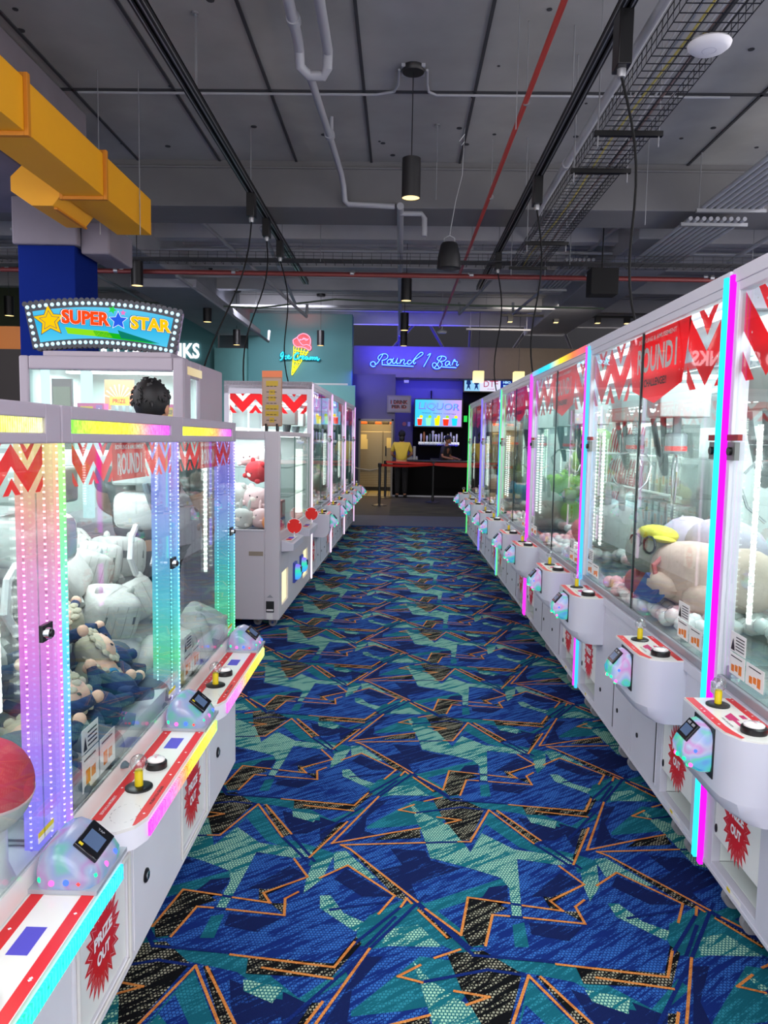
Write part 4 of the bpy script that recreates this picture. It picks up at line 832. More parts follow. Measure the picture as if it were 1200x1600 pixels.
S.xf(RS); S.build('sign_print', [glow('lime print', '90e020', .7), glow('green print', '20c020', .6), glow('deep green print', '108870', .6), mat('navy print', '10183a', .4), glow('gold print', 'f0c010', .8), glow('blue star print', '2858d8', .8), glow('green star print', '30c850', .8), glow('white print glow', 'f4f4ff', .8), glow('pink star print', 'e870b8', .8), glow('red orange print', 'f04818', .8)], sign, smooth=False)
# bulbs round the edge
o3 = outline(0, Wh - .022, Hh - .019, 25)
per = []
for i in range(len(o3)):
    a, b_ = Vector(o3[i]), Vector(o3[(i + 1) % len(o3)]); n = max(1, round((b_ - a).length / .04))
    for k in range(n): per.append(a.lerp(b_, k / n))
bm_ = mat('frosted bulb', 'c0dce4', .25, emis='a8d4e4', strength=.55)
b0 = None
for p in per:
    if b0 is None:
        q = MB(); q.sph((0, 0, 0), (.0125, .010, .0125), 12); b0 = q.build('bulb', bm_, sign); bb = b0
    else: bb = b0.copy(); COL.objects.link(bb)
    bb.location = RS @ Vector((p.x, -.024, p.y))
superstar = t
lt = area('cabinet_light', (Wd / 2, .5, 1.95), (0, 0, 0), .8, .6, 9, 'e8fcff'); lt.parent = t

# ================================================================== PRIZES
fab = {}
def fabric(n, h): 
    if n not in fab: fab[n] = mat(n + ' plush fabric', h, .95, var=.12, scale=30, bump=.25)
    return fab[n]
def rot3(r): return Matrix.Rotation(r[2], 3, 'Z') @ Matrix.Rotation(r[1], 3, 'Y') @ Matrix.Rotation(r[0], 3, 'X')
eyeb = mat('black stitched eye', '141414', .4)
greyp = mat('grey felt patch', '5c605e', .9)
def cube_plush(loc, s, rot, label, group=None, patch=True):
    q = MB(); q.sph((0, 0, 0), (s * .5, s * .5, s * .44), 18, 0, p=.42, jit=.02, seed=int(s * 1e4) % 97)
    o = tag(q.build('plush_cushion', fabric('white', 'c4c6c0')), label, 'plush toy', group); o.location = loc; o.rotation_euler = rot
    for a in (-1, 1):
        q = MB(); q.sph((a * s * .32, 0, s * .44), (s * .08, s * .06, s * .11), 10); q.build('ear', fabric('white', 'c4c6c0'), o)
        q = MB(); q.tube([(a * s * .25, -s * .3, -s * .35), (a * s * .3, -s * .5, -s * .5)], s * .08, 8); q.build('leg', fabric('white', 'c4c6c0'), o)
        if patch: q = MB(); q.box(a * s * .22 - s * .085, a * s * .22 + s * .085, -s * .495, -s * .475, -s * .02, s * .14); q.build('patch', greyp, o, smooth=False)
    q = MB()
    for k in range(4): q.tube([(-s * .3 + k * s * .2, -s * .50, -s * .3), (-s * .3 + k * s * .2, -s * .515, -s * .1), (-s * .3 + k * s * .2, -s * .48, .35 * s)], s * .006, 5)
    q.build('seam', mat('seam thread', 'a8a8a0', .9), o)
    return o
def round_plush(loc, s, rot, label, body, face='f4e8dc', group=None, ears='round', stripes=None):
    q = MB(); q.sph((0, 0, 0), (s * .5, s * .46, s * .42), 20, 0, p=.85)
    if stripes:
        for i in range(-3, 4): q.sph((i * s * .13, 0, 0), (s * .025, s * .465 * math.sqrt(max(.05, 1 - (i * .26) ** 2)), s * .428 * math.sqrt(max(.05, 1 - (i * .26) ** 2))), 20, 1, p=.85)
    o = tag(q.build('plush_toy', [fabric(*body), fabric(*(stripes or body))]), label, 'plush toy', group); o.location = loc; o.rotation_euler = rot
    for a in (-1, 1):
        q = MB()
        if ears == 'round': q.sph((a * s * .3, 0, s * .38), (s * .13, s * .07, s * .13), 12)
        elif ears == 'long': q.sph((a * s * .2, 0, s * .55), (s * .08, s * .05, s * .28), 12)
        if ears: q.build('ear', fabric(*body), o)
        q = MB(); q.sph((a * s * .38, -s * .3, -s * .22), (s * .12, s * .14, s * .1), 10); q.build('paw', fabric(*body), o)
        q = MB(); q.sph((a * s * .14, -s * .44, s * .06), (s * .03, s * .02, s * .035), 8); q.build('eye', eyeb, o)
    q = MB(); q.sph((0, -s * .42, -s * .04), (s * .13, s * .07, s * .09), 12); q.build('muzzle', fabric('cream', face), o)
    return o
def doll(loc, s, rot, label, cloth=('navy', '1c3458'), hat=('beige', 'b8b49c')):
    q = MB(); q.sph((0, 0, 0), (s * .2, s * .17, s * .24), 14, 0)
    for a in (-1, 1):
        q.tube([(a * s * .12, 0, s * .12), (a * s * .3, -s * .06, s * .1), (a * s * .44, -s * .1, s * .16)], [s * .08, s * .075, s * .06], 10, 0)
        q.tube([(a * s * .1, 0, -s * .15), (a * s * .16, -s * .12, -s * .34)], [s * .09, s * .07], 10, 0)
    o = tag(q.build('rag_doll', fabric(*cloth)), label, 'doll'); o.location = loc; o.rotation_euler = rot
    q = MB(); q.sph((0, 0, s * .38), (s * .24, s * .2, s * .22), 16); h = q.build('head', fabric('peach', 'e4bca4'), o)
    q = MB(); q.sph((0, s * .04, s * .42), (s * .27, s * .22, s * .24), 16)
    for i in range(12): a = i * math.pi / 6; q.sph((s * .24 * math.cos(a), -s * .10, s * .40 + s * .21 * math.sin(a)), (s * .06, s * .03, s * .05), 8)
    q.build('bonnet', fabric(*hat), o)
    q = MB(); q.lathe([(s * .14, 0), (s * .15, s * .04)], (0, 0, s * .18), 16); q.build('collar', fabric('sky', '3888b0'), o)
    for a in (-1, 1):
        q = MB(); q.sph((a * s * .47, -s * .11, s * .18), s * .07, 10); q.build('hand', fabric('peach', 'e4bca4'), o)
        q = MB(); q.sph((a * s * .09, -s * .19, s * .40), (s * .02, s * .012, s * .03), 8); q.build('eye', eyeb, h)
    return o
R_ = random.Random(11)
rr = lambda a: R_.uniform(-a, a)
# platforms under the heap in the two low machines
for mm in (lowA, lowB):
    q = MB(); q.box(-.82, -.45, .05, 1.70, .62, .78); q.box(-.45, -.04, .10, 1.02, .62, .70); q.box(-.45, -.2, 1.02, 1.70, .62, .66); q.build('prize_platform', mat('pale grey back panel', 'b8bebc', .4), mm, smooth=False)
ordw = ['nearest', 'second', 'third', 'fourth', 'fifth', 'sixth', 'seventh', 'eighth', 'ninth', 'tenth']
rown = {-.70: 'back', -.50: 'rear middle', -.31: 'front middle', -.14: 'front'}
def heap(Y0, keep, tagm):
    for x in (-.70, -.50, -.31, -.14):
        for j, y in enumerate([.14 + .19 * i for i in range(9)]):
            if not keep(x, y): continue
            base = .78 if x < -.45 else (.66 if x < -.2 else .62)
            hi = {-.70: 4 if y < .9 else 2, -.50: 3 if y < .8 else 2, -.31: 2 if .3 < y < 1.3 else 1, -.14: 1}[x]
            for l in range(hi):
                s = .185 + rr(.015)
                cube_plush((XA + x + rr(.02), Y0 + y + rr(.02), base + .085 + l * .158), s, (rr(.5), rr(.5), rr(.7) + .5),
                    'white cube plush, %s %s along the %s row of %s' % (('bottom layer,', 'second layer,', 'third layer,', 'top layer,')[l], ordw[j], rown[x], tagm), patch=(l + j) % 4 != 3)
heap(YA, lambda x, y: not (x > -.4 and y < 1.06), 'the low rainbow machine')
dolls = [(-.12, .18, .70, .2), (-.20, .34, .76, -.5), (-.12, .50, .74, 1.2), (-.34, .30, .88, 2.0), (-.13, .68, .74, .4), (-.32, .56, .90, -1.0), (-.20, .84, .78, 1.6), (-.36, .80, .90, 0.6)]
for i, (x, y, z, r) in enumerate(dolls):
    doll((XA + x, YA + y, z + .02), .26, (-1.1 + rr(.5), rr(.6), r + .8), 'navy rag doll with beige bonnet, %s from the near post of the rainbow machine' % ordw[i].replace('nearest', 'first'))
for i, (x, y, z) in enumerate([(-.09, .10, .70), (-.20, .12, .76), (-.09, .36, .70), (-.34, .12, .84), (-.09, .92, .68), (-.30, .98, .76)]):
    q = MB(); q.sph((0, 0, 0), (.10, .07, .06), 18, 0); o = tag(q.build('seal_plush', fabric('slate', '5c6c74')), 'slate grey seal plush, %s from the near post of the rainbow machine' % ordw[i].replace('nearest', 'first'), 'plush toy')
    q = MB(); q.sph((-.02, 0, -.015), (.09, .066, .05), 16); q.build('belly', fabric('white', 'c4c6c0'), o)
    for a in (-1, 1): q = MB(); q.sph((.03, a * .075, -.02), (.03, .035, .01), 10); q.build('flipper', fabric('slate', '5c6c74'), o)
    q = MB(); q.sph((-.10, .0, 0), (.025, .05, .012), 10); q.build('tail', fabric('slate', '5c6c74'), o)
    o.location = (XA + x, YA + y, z); o.rotation_euler = (rr(.3), rr(.3), 1.2 + rr(1))
# near machine: big two-tone ball and grey plush behind
q = MB(); q.sph((0, 0, 0), .10, 36, 0)
for i, f in enumerate(q.f):
    zc = sum(q.v[k].z for k in f) / 4; q.m[i] = 0 if zc > .0 else 1
o = tag(q.build('ball_plush', [fabric('coral red', 'd04050'), fabric('white', 'c4c6c0')]), 'big round cushion, coral red above and white below, in the nearest low machine', 'plush toy')
q = MB(); q.lathe([(.1008, -.003), (.1015, 0), (.1008, .003)], (0, 0, 0), 36); q.build('seam_band', fabric('pale pink', 'e8c8c8'), o); o.location = (-.84, 1.49, .83); o.rotation_euler = (.15, .2, .2)
q = MB(); q.lathe([(.06, .62), (.045, .66), (.045, .74)], (-.84 - XA, 1.49 - lowB.location.y, 0), 24); q.build('ball_stand', mat('white plastic stand', 'd0d0d0', .4), lowB)
for i, (x, y, z) in enumerate([(-.35, 1.48, .76), (-.5, 1.3, .9), (-.6, 1.55, .9), (-.38, 1.08, .78), (-.62, 1.5, 1.08)]):
    round_plush((XA + x, y, z), .22, (rr(.4), rr(.4), .6 + rr(.6)), 'grey plush, %s behind the big ball in the nearest low machine' % ordw[i], ('slate', '5c6c74'))
for i, (x, y) in enumerate([(-.30, 1.12), (-.42, 1.30)]):
    doll((XA + x, y, .76), .24, (-.9, .3, .8 + i), 'navy rag doll lying %s the far post of the nearest low machine' % ('against', 'behind another by')[i].replace('behind another by', 'one back from'))

# loose clear filler in the tall machines
def filler_mat():
    m = mat('clear pinkish filler balls', 'f0ecec', .18, coat=.6); N = m.node_tree.nodes; Lk = m.node_tree.links
    v = N.new('ShaderNodeTexNoise'); v.inputs['Scale'].default_value = 3; Lk.new(N['Texture Coordinate'].outputs['Object'], v.inputs['Vector'])
    cr = N.new('ShaderNodeValToRGB'); cr.color_ramp.elements[0].position = .45; cr.color_ramp.elements[0].color = lin('f4f6f4'); cr.color_ramp.elements[1].position = .62; cr.color_ramp.elements[1].color = lin('f4b0b8')
    Lk.new(v.outputs['Fac'], cr.inputs[0]); Lk.new(cr.outputs[0], N['Principled BSDF'].inputs['Base Color']); return m
fm_ = filler_mat(); fill0 = None
def filler(loc, rz, label):
    global fill0
    if fill0 is None:
        q = MB(); rg = random.Random(5); nx, ny = 13, 30
        for i in range(nx):
            for j in range(ny):
                x = .08 + i * .065 + rg.uniform(-.015, .015); y = .07 + j * .0615 + rg.uniform(-.015, .015)
                if x > .88 or ((x < .32) and (y < .38 or y > 1.54)): continue
                q.sph((x, y, .785 + .10 * max(0, x - .2) + rg.uniform(0, .035) + .02 * math.sin(3 * x + 4 * y)), (.037, .037, .034), 10, 0)
        fill0 = q.build('filler_balls', fm_); o = fill0
    else: o = fill0.copy(); COL.objects.link(o)
    tag(o, label, 'filler', kind='stuff'); o.location = loc; o.rotation_euler = (0, 0, rz)
for k in range(6): filler((XR, P0 + k * PITCH, 0), 0, 'clear and pink filler balls in the %s machine of the right row' % ordn[k])
for k, m in enumerate(left_back): filler(tuple(m.location), math.pi - SL, 'clear filler balls on the floor of the %s machine of the left back row' % ['nearest', 'middle', 'farthest'][k])

def at(k, x, y, z): return (XR + x, P0 + k * PITCH + y, z)
# the big dressed plush by the glass of the second machine
q = MB(); q.sph((0, 0, 0), (.17, .27, .15), 24, 0, p=.8); q.sph((.05, -.22, .02), (.15, .16, .14), 20, 0)
o = tag(q.build('big_plush', fabric('pale peach', 'e4c8b8')), 'big pale peach plush in a yellow cap and glasses lying behind the glass', 'plush toy'); o.location = at(1, .27, .80, .96); o.rotation_euler = (0, .1, .25)
q = MB(); q.sph((-.06, .33, .06), (.11, .13, .11), 20); hd = q.build('head', fabric('sage', 'b4bcac'), o)
q = MB(); q.sph((.20, .40, .10), (.14, .18, .15), 20); q.build('ear', fabric('pale lilac', 'c4bcd0'), o)
q = MB(); q.sph((.14, .05, .14), (.12, .25, .13), 20); q.build('balloon', fabric('pale lilac', 'c4bcd0'), o)
q = MB(); q.sph((-.06, .28, .15), (.09, .11, .045), 20); q.sph((-.1, .17, .135), (.05, .07, .015), 16); q.build('cap', fabric('lemon', 'e4e048'), o)
q = MB()
for y in (.2, .32): q.tube([(-.15, y + .05 * math.cos(a * .63), .10 + .04 * math.sin(a * .63)) for a in range(11)], .006, 6)
q.tube([(-.15, .25, .1), (-.16, .26, .11), (-.15, .27, .1)], .005, 6); q.build('glasses', blk, o)
q = MB(); q.flat([(-.19, .12, -.02), (-.19, .22, -.16), (-.18, .02, -.14), (-.18, -.02, -.10)], 0); q.prism([(.12, -.02), (.2, -.14), (.05, -.15), (.0, -.08)], 0, -.2, -.17, 0); q.build('bow', fabric('denim', '5468a8'), o)
q = MB(); q.tube([(-.1, .1, .1), (-.19, .08, .02), (-.16, .06, -.1)], .012, 6); q.build('strap', fabric('rose', 'd07878'), o)
q = MB(); q.sph((-.14, .05, -.06), (.07, .12, .06), 14); q.sph((-.1, -.2, -.08), (.08, .14, .07), 14); q.build('arm', fabric('pale peach', 'e4c8b8'), o)
# loose small toys near it
tag_objs = [((1, .14, 1.25, .85), .16, ('rose', 'd07878'), 'small rose plush lying among the filler by the chute of the second machine'),
 ((1, .45, 1.5, .92), .3, ('white', 'c4c6c0'), 'white bear plush at the far end of the second machine'),
 ((1, .62, .5, .95), .3, ('pale lilac', 'c4bcd0'), 'pale lilac plush at the back of the second machine'),
 ((1, .66, 1.1, .95), .3, ('pale aqua', 'b8d4d4'), 'pale aqua plush at the back of the second machine'),
 ((2, .35, .55, .98), .38, ('white', 'c4c6c0'), 'large white bear plush in the near half of the third machine'),
 ((2, .55, .95, 1.0), .36, ('pale aqua', 'b8d4d4'), 'large pale aqua plush in the middle of the third machine'),
 ((2, .30, 1.15, .90), .22, ('rose', 'd07878'), 'rose plush in the middle of the third machine'),
 ((3, .25, .45, .95), .36, ('white', 'c4c6c0'), 'large white egg-shaped plush by the glass of the fourth machine'),
 ((3, .5, 1.3, .93), .3, ('pale aqua', 'b8d4d4'), 'pale aqua plush at the far end of the fourth machine'),
 ((4, .3, .5, .93), .3, ('sky', '3888b0'), 'sky blue plush in the near half of the fifth machine'),
 ((4, .3, 1.2, .90), .26, ('rose', 'd07878'), 'rose plush in the far half of the fifth machine'),
 ((4, .6, .9, .95), .32, ('white', 'c4c6c0'), 'white plush at the back of the fifth machine'),
 ((5, .3, .5, .92), .3, ('pale peach', 'e4c8b8'), 'peach plush in the near half of the sixth machine'),
 ((5, .3, 1.3, .92), .3, ('white', 'c4c6c0'), 'white plush in the far half of the sixth machine'),
 ((0, .30, 1.62, .90), .28, ('white', 'c4c6c0'), 'white plush at the far end of the nearest right machine'),
 ((0, .42, 1.35, 1.02), .34, ('sage', 'b4bcac'), 'sage green plush in the nearest right machine'),
 ((0, .65, 1.65, 1.0), .3, ('pale lilac', 'c4bcd0'), 'pale lilac plush at the back of the nearest right machine'),
 ((0, .25, 1.35, .86), .2, ('denim', '5468a8'), 'denim blue plush low in the nearest right machine')]
for i, ((k, x, y, z), s, c, lb) in enumerate(tag_objs):
    e = 'long' if i % 3 == 1 else ('round' if i != 7 else None)
    round_plush(at(k, x, y, z), s, (rr(.3), rr(.3), .9 + rr(1.2)), lb, c, ears=e)
# green round plush heap in the fourth machine
gi = 0
for x in (.45, .65):
    for y in (.25, .55, .85):
        for z in (.93, 1.15, 1.37, 1.56):
            if x == .45 and z > 1.2: continue
            gi += 1
            round_plush(at(3, x, y, z), .25, (rr(.5), rr(.5), rr(3)), 'lime green round plush, %s layer, %s in the %s row of the fourth machine' % ({.93: 'bottom', 1.15: 'second', 1.37: 'third', 1.56: 'top'}[z], {.25: 'nearest', .55: 'middle', .85: 'farthest'}[y], {.45: 'front', .65: 'back'}[x]), ('lime', '98c850'), ears='round')
# striped cushions on the wire shelves of the third machine, boxes beside them
shelf_m = mat('pale shelf bar', 'd0d8d4', .3)
for k in (2, 3, 1):
    for z in (.97, 1.23, 1.47):
        if k == 1 and z > 1: continue
        q = MB(); q.box(.60, .90, .06, 1.86, z - .012, z, 0); q.build('shelf', acry, right[k], smooth=False)
        q = MB(); q.cyl((.60, .06, z - .004), (.60, 1.86, z - .004), .010, n=8); q.build('shelf_bar', shelf_m, right[k])
zn = {.97: 'lowest', 1.23: 'middle', 1.47: 'top'}
for z in (.97, 1.23, 1.47):
    for i in range(3):
        y = .95 + i * .31
        q = MB(); q.sph((0, 0, 0), (.14, .07, .115), 20, 0, p=.6)
        o = tag(q.build('striped_cushion', fabric('white', 'c4c6c0')), 'red and white striped cushion on the %s shelf, %s from the middle' % (zn[z], ('first', 'second', 'third')[i]), 'cushion')
        q = MB()
        for s_ in range(-5, 6):
            q.tube([(s_ * .024 - .03, -.066 - .004, -.095), (s_ * .024, -.078, -.0), (s_ * .024 + .03, -.066 - .004, .095)], .0055, 6)
        q.build('stripes', fabric('deep red', 'b02028'), o)
        q = MB(); q.lathe([(.03, 0), (.03, .004)], (0, -.082, 0), 14, ax=1); q.build('round_patch', fabric('cream', 'e8e0c8'), o)
        o.location = at(2, .72, y, z + .115); o.rotation_euler = (.15, .0, -.9)
fig_cols = ['6c7c7c', '809090', '5c6864', '8a8478', '707c8c', '9c7870']
for z in (.97, 1.23, 1.47):
    for i in range(6):
        y = .10 + i * .125
        q = MB(); q.box(-.05, .05, 0, .10, 0, .20, 0); o = tag(q.build('figure_box', mat('printed box ' + fig_cols[(i + int(z * 10)) % 6], fig_cols[(i + int(z * 10)) % 6], .35, var=.4, scale=18, coat=.4), smooth=False), 'grey printed figure box on the %s shelf of the third machine' % zn[z], 'box', 'figure boxes on the %s shelf of the third machine' % zn[z])
        q = MB(); q.box(-.052, -.05, .015, .085, .05, .17, 0); q.box(-.053, -.052, .03, .07, .06, .12, 1); q.build('box_window', [mat('pale box print', 'a8b8b4', .3, var=.4, scale=40), mat('box figure print', ['b08068', '405060', '98a048'][i % 3], .5)], o, smooth=False)
        o.location = at(2, .66, y, z)
for z in (.97, 1.23, 1.47):
    for i in range(5):
        o = round_plush(at(3, .74, 1.08 + i * .16, z + .065), .15, (0, 0, -1.2), 'small cream plush on the %s shelf of the fourth machine' % zn[z], ('cream', 'e8e0c8'), group='small cream plush on the %s shelf of the fourth machine' % zn[z])
o = round_plush(at(3, .16, .16 + .06, .93), .17, (0, 0, -1.2), 'red and white striped plush by the near glass of the fourth machine', ('white', 'c4c6c0'), stripes=('deep red', 'b02028'))
# nearest right machine: wire rack with tags
# left back machines
lbcols = [('lemon soft', 'd8d088'), ('pale pink', 'e8c8c8'), ('white', 'c4c6c0'), ('pale aqua', 'b8d4d4')]
for k in range(3):
    for j, (x, y, s) in enumerate(((.3, .55, .3), (.3, 1.25, .3), (.62, .35, .34), (.62, .95, .34), (.62, 1.5, .34))):
        m = left_back[k]; p = m.matrix_basis @ Vector((x, y, .92))
        round_plush(p, s, (rr(.2), rr(.2), 2.2 + rr(.6)), '%s plush, %s from the far end, %s machine of the left back row' % (lbcols[(j + k) % 4][0], ordw[j], ['nearest', 'middle', 'farthest'][k]), lbcols[(j + k) % 4])
# prize cabinet contents: shelves and toys seen through its end window
q = MB(); q.box(-.92, -.04, .7, 1.82, 1.02, 1.03); q.box(-.92, -.04, .7, 1.82, 1.28, 1.29); q.build('shelf', acry, cab, smooth=False)
items = [(-.36, .30, .87, .20, ('white', 'c4c6c0'), 'white plush with ears low behind the end window of the prize cabinet'),
         (-.20, .32, .87, .20, ('pale pink', 'e8c8c8'), 'pale pink plush low behind the end window of the prize cabinet'),
         (-.28, .50, 1.02, .24, ('pale pink', 'e8c8c8'), 'pale pink plush leaning in the middle of the prize cabinet'),
         (-.45, .55, 1.05, .24, ('white', 'c4c6c0'), 'white plush leaning in the middle of the prize cabinet'),
         (-.30, .62, 1.25, .22, ('deep red', 'b02028'), 'deep red plush in the middle of the prize cabinet'),
         (-.22, .78, 1.38, .2, ('white', 'c4c6c0'), 'white plush on the upper shelf of the prize cabinet'),
         (-.42, .78, 1.38, .2, ('pale pink', 'e8c8c8'), 'pale pink plush on the upper shelf of the prize cabinet')]
for x, y, z, s, c, lb in items:
    o = round_plush(cab.matrix_basis @ Vector((x, y, z)), s, (rr(.2), rr(.3), rr(.8)), lb, c, ears='long' if z < .9 else 'round')
q = MB(); q.sph((0, 0, 0), .07, 20); tag(q.build('ball_toy', mat('orange ball', 'e88838', .4)), 'orange ball at the near corner of the prize cabinet floor', 'ball').location = cab.matrix_basis @ Vector((-.10, .16, .852))
for nm, c, z0, z1, lb in (('blue', '3868b0', .785, .86, 'blue prize box on the floor of the prize cabinet'), ('pink', 'e0a0a0', .865, 1.01, 'pink prize box stacked on the blue one in the prize cabinet')):
    q = MB(); q.box(-.34, -.06, .24 + .2, .64, z0, z1, 0); q.box(-.058, -.056, .48, .6, z0 + .02, z1 - .02, 1); o = tag(q.build('prize_box', [mat(nm + ' box card', c, .5), mat('box label print', 'e8e8e0', .5)], smooth=False), lb, 'box'); o.matrix_basis = cab.matrix_basis.copy()
# super star prizes
for i, (x, txt, lb) in enumerate(((.29, 'POOP', 'pink prize box left of centre in the lit star machine window'), (.86, 'POOP', 'pink prize box at the right end of the lit star machine window'))):
    q = MB(); q.box(0, .17, 0, .08, 0, .15, 0); q.box(.02, .10, -.002, 0, .02, .13, 1); q.text(txt, (.06, -.003, .10), (1, 0, 0), (0, 0, 1), .03, .07, m=2, bold=.03); q.box(.12, .16, -.002, 0, .01, .14, 3); q.sph((.14, -.002, .09), (.012, .002, .03), 8, 4)
    o = tag(q.build('prize_box', [mat('magenta box card', 'c83890', .4), yellow_p, blackprint, mat('violet side print', '9060c0', .4), white], smooth=False), lb, 'box'); o.location = (-2.36 + x, 4.92, 1.60)
    if x > .8: o.scale = (.45, 1, 1)
for i in range(6):
    q = MB(); q.box(0, .028, 0, .1, 0, .14); o = tag(q.build('white_case', mat('pale case', 'b8ccd0', .4), smooth=False), 'thin pale prize case standing in the lit star machine', 'box', 'pale prize cases in the star machine'); o.location = (-2.36 + .50 + i * .045, 4.94, 1.60)
q = MB(); q.box(.1, .93, .14, .32, 1.57, 1.60); q.build('display_shelf', acry, superstar, smooth=False)
for x, lb in ((.36, 'orange and yellow sunburst poster hanging inside the star machine window'), (.88, 'orange poster cut by the right edge of the star machine window')):
    q = MB(); w = .20 if x < .5 else .06; q.box(0, w, 0, .006, 0, .20, 0)
    if w > .1:
        for i in range(9):
            a = math.radians(20 + i * 17.5); q.flat([(w / 2, -.001, .06), (w / 2 + .11 * math.cos(a - .05), -.001, .06 + .11 * math.sin(a - .05)), (w / 2 + .11 * math.cos(a + .05), -.001, .06 + .11 * math.sin(a + .05))], 1)
        q.box(.035, w - .035, -.004, -.001, .03, .085, 2); q.text('PRIZE', (w / 2, -.005, .058), (1, 0, 0), (0, 0, 1), .03, .09, m=3, bold=.03)
    else: q.box(.02, .05, -.003, -.001, .04, .16, 2)
    o = tag(q.build('poster', [mat('salmon poster paper', 'e07850', .6), mat('pale ray print', 'f0e8a0', .6), yellow_p, redc], smooth=False), lb, 'poster'); o.location = (-2.36 + x, 5.2, 1.72)

# ================================================================== CEILING FITTINGS
blackm = mat('black powder coat', '131316', .45)
grey_pipe = mat('grey painted pipe', '9c9ea4', .5)
steel = mat('galvanised steel', '9c9ea2', .35, .6)
lens_m = glow('warm lamp lens', 'ffd890', 1.6)
def pendant(x, y, zb, label, h=.36, r=.088, ceil=5.0, power=25, grp='black cylinder pendants'):
    t = thing('pendant_lamp', (x, y, ceil), label, 'lamp')
    q = MB(); q.lathe([(.10, -.05), (.11, -.03), (.11, 0)], (0, 0, 0), 28); q.build('canopy', blackm, t)
    q = MB(); q.cyl((0, 0, -.05), (0, 0, zb + h - ceil), .005, n=6); q.build('cord', blk, t)
    q = MB(); z0 = zb - ceil; q.lathe([(r - .004, .03), (r - .004, 0), (r, 0), (r, h), (r - .01, h + .004), (0, h + .004)], (0, 0, z0), 32); q.build('lamp_body', blackm, t)
    q = MB(); q.lathe([(r - .006, .0), (r - .006, .004)], (0, 0, z0 + .006), 28); q.build('lamp_lens', lens_m, t)
    l = spot('lamp_light', (0, 0, z0 - .02), power, ang=120); l.parent = t
    return t
pen = [(.06, 7.5, 3.82, 'large black cylinder pendant lamp over the aisle, nearest the camera'), (.06, 13.0, 3.84, 'black cylinder pendant lamp second along the aisle'),
       (.05, 16.6, 3.86, 'black cylinder pendant lamp third along the aisle'), (.05, 19.5, 3.88, 'black cylinder pendant lamp farthest along the aisle'),
       (-1.98, 19.0, 3.80, 'black cylinder pendant lamp in front of the ice cream sign'), (-3.98, 11.7, 3.78, 'black cylinder pendant lamp beside the blue column'),
       (-4.05, 16.2, 3.92, 'black cylinder pendant lamp before the food sign wall'), (-3.95, 18.6, 3.74, 'black cylinder pendant lamp by the pale teal block'),
       (-7.5, 14.8, 3.78, 'black cylinder pendant lamp at the left edge of the photo')]
for x, y, z, lb in pen: pendant(x, y, z, lb, ceil=5.0 if y < 9.9 else 5.03, power=30)
# conduit run to the first pendant canopy
q = MB(); q.tube([(-3.3, 8.02, 4.975), (-.3, 8.02, 4.975), (-.12, 7.95, 4.975), (-.08, 7.8, 4.975), (-.07, 7.5, 4.975)], .013); q.tube([(3.2, 8.02, 4.975), (.3, 8.02, 4.975), (.22, 7.95, 4.975), (.2, 7.8, 4.975), (.19, 7.5, 4.975)], .013)
q.box(-.05, .17, 7.42, 7.62, 4.97, 5.0); tag(q.build('ceiling_conduit', grey_pipe), 'thin grey conduit curving along the slab seam to the first pendant', 'conduit')
# cube pendants over the bar
for i, x in enumerate((2.0, 3.04)):
    t = thing('cube_lamp', (x, 20.2, 5.03), 'glowing cream cube pendant lamp, %s over the bar' % ('left one', 'right one')[i], 'lamp')
    q = MB(); q.cyl((0, 0, 0), (0, 0, -1.68), .006, n=6); q.build('cord', blk, t)
    q = MB(); q.box(-.135, .135, -.135, .135, -1.97, -1.68); q.build('lamp_shade', ramp_glow('cream shade glow', 2, -1.97, -1.68, ['fff2b8', 'ffe8a0', 'f0d890'], 1.1), t, smooth=False, bevel=.012)
# power tracks
def track(x, y0, y1, z, label):
    q = MB(); q.box(x - .045, x - .008, y0, y1, z, z + .07, 0); q.box(x + .008, x + .045, y0, y1, z, z + .07, 0); q.box(x - .045, x + .045, y0, y1, z + .055, z + .07, 0)
    q.box(x - .048, x - .045, y0, y1, z + .01, z + .018, 1); q.box(x + .045, x + .048, y0, y1, z + .01, z + .018, 1); q.box(x - .03, x - .022, y0, y1, z - .003, z, 1); q.box(x + .02, x + .03, y0, y1, z - .003, z, 1)
    t = thing('power_track', (0, 0, 0), label, 'track'); q.build('track_rail', [blackm, steel], t, smooth=False)
    for i in range(6):
        y = y0 + 1.5 + i * (y1 - y0 - 2) / 5; g = MB(); g.cyl((x, y, z + .07), (x, y, 5.0), .006, n=6, m=0); g.build('hanger_rod', steel, t)
    return t
track(-1.74, .5, 14.1, 4.30, 'black power track with hanging cables over the left machines'); track(1.39, .5, 14.4, 4.30, 'black power track with hanging cables over the right machines')
def drop(x, y, z, h, ends, label):
    t = thing('power_drop', (x, y, z), label, 'power feed')
    q = MB(); q.box(-.045, .045, -.08, .08, -h, 0); q.build('plug_box', blk, t, bevel=.006)
    q = MB(); q.lathe([(.025, -.05), (.03, -.03), (.03, 0)], (0, 0, -h), 12); q.build('cable_grip', steel, t)
    pts = [Vector((0, 0, -h - .04))]; e = Vector(ends) - Vector((x, y, z))
    for i in range(1, 15):
        s = i / 14; p = pts[0].lerp(e, s); p.x += .06 * math.sin(math.pi * s * 2); p.y += .05 * math.sin(math.pi * s); pts.append(p)
    q = MB(); q.tube(pts, .009, 6); q.build('cable', mat('black cable rubber', '050506', .9), t)
drop(-1.74, 9.0, 4.30, .26, (-1.95, 7.2, 1.65), 'black plug box and cable dropping from the left track, nearest one')
drop(-1.74, 10.0, 4.30, .22, (-1.75, 8.6, 2.15), 'black plug box and cable dropping from the left track, second one')
drop(-1.74, 11.1, 4.30, .22, (-1.5, 10.6, 2.15), 'black plug box and cable dropping from the left track, third one')
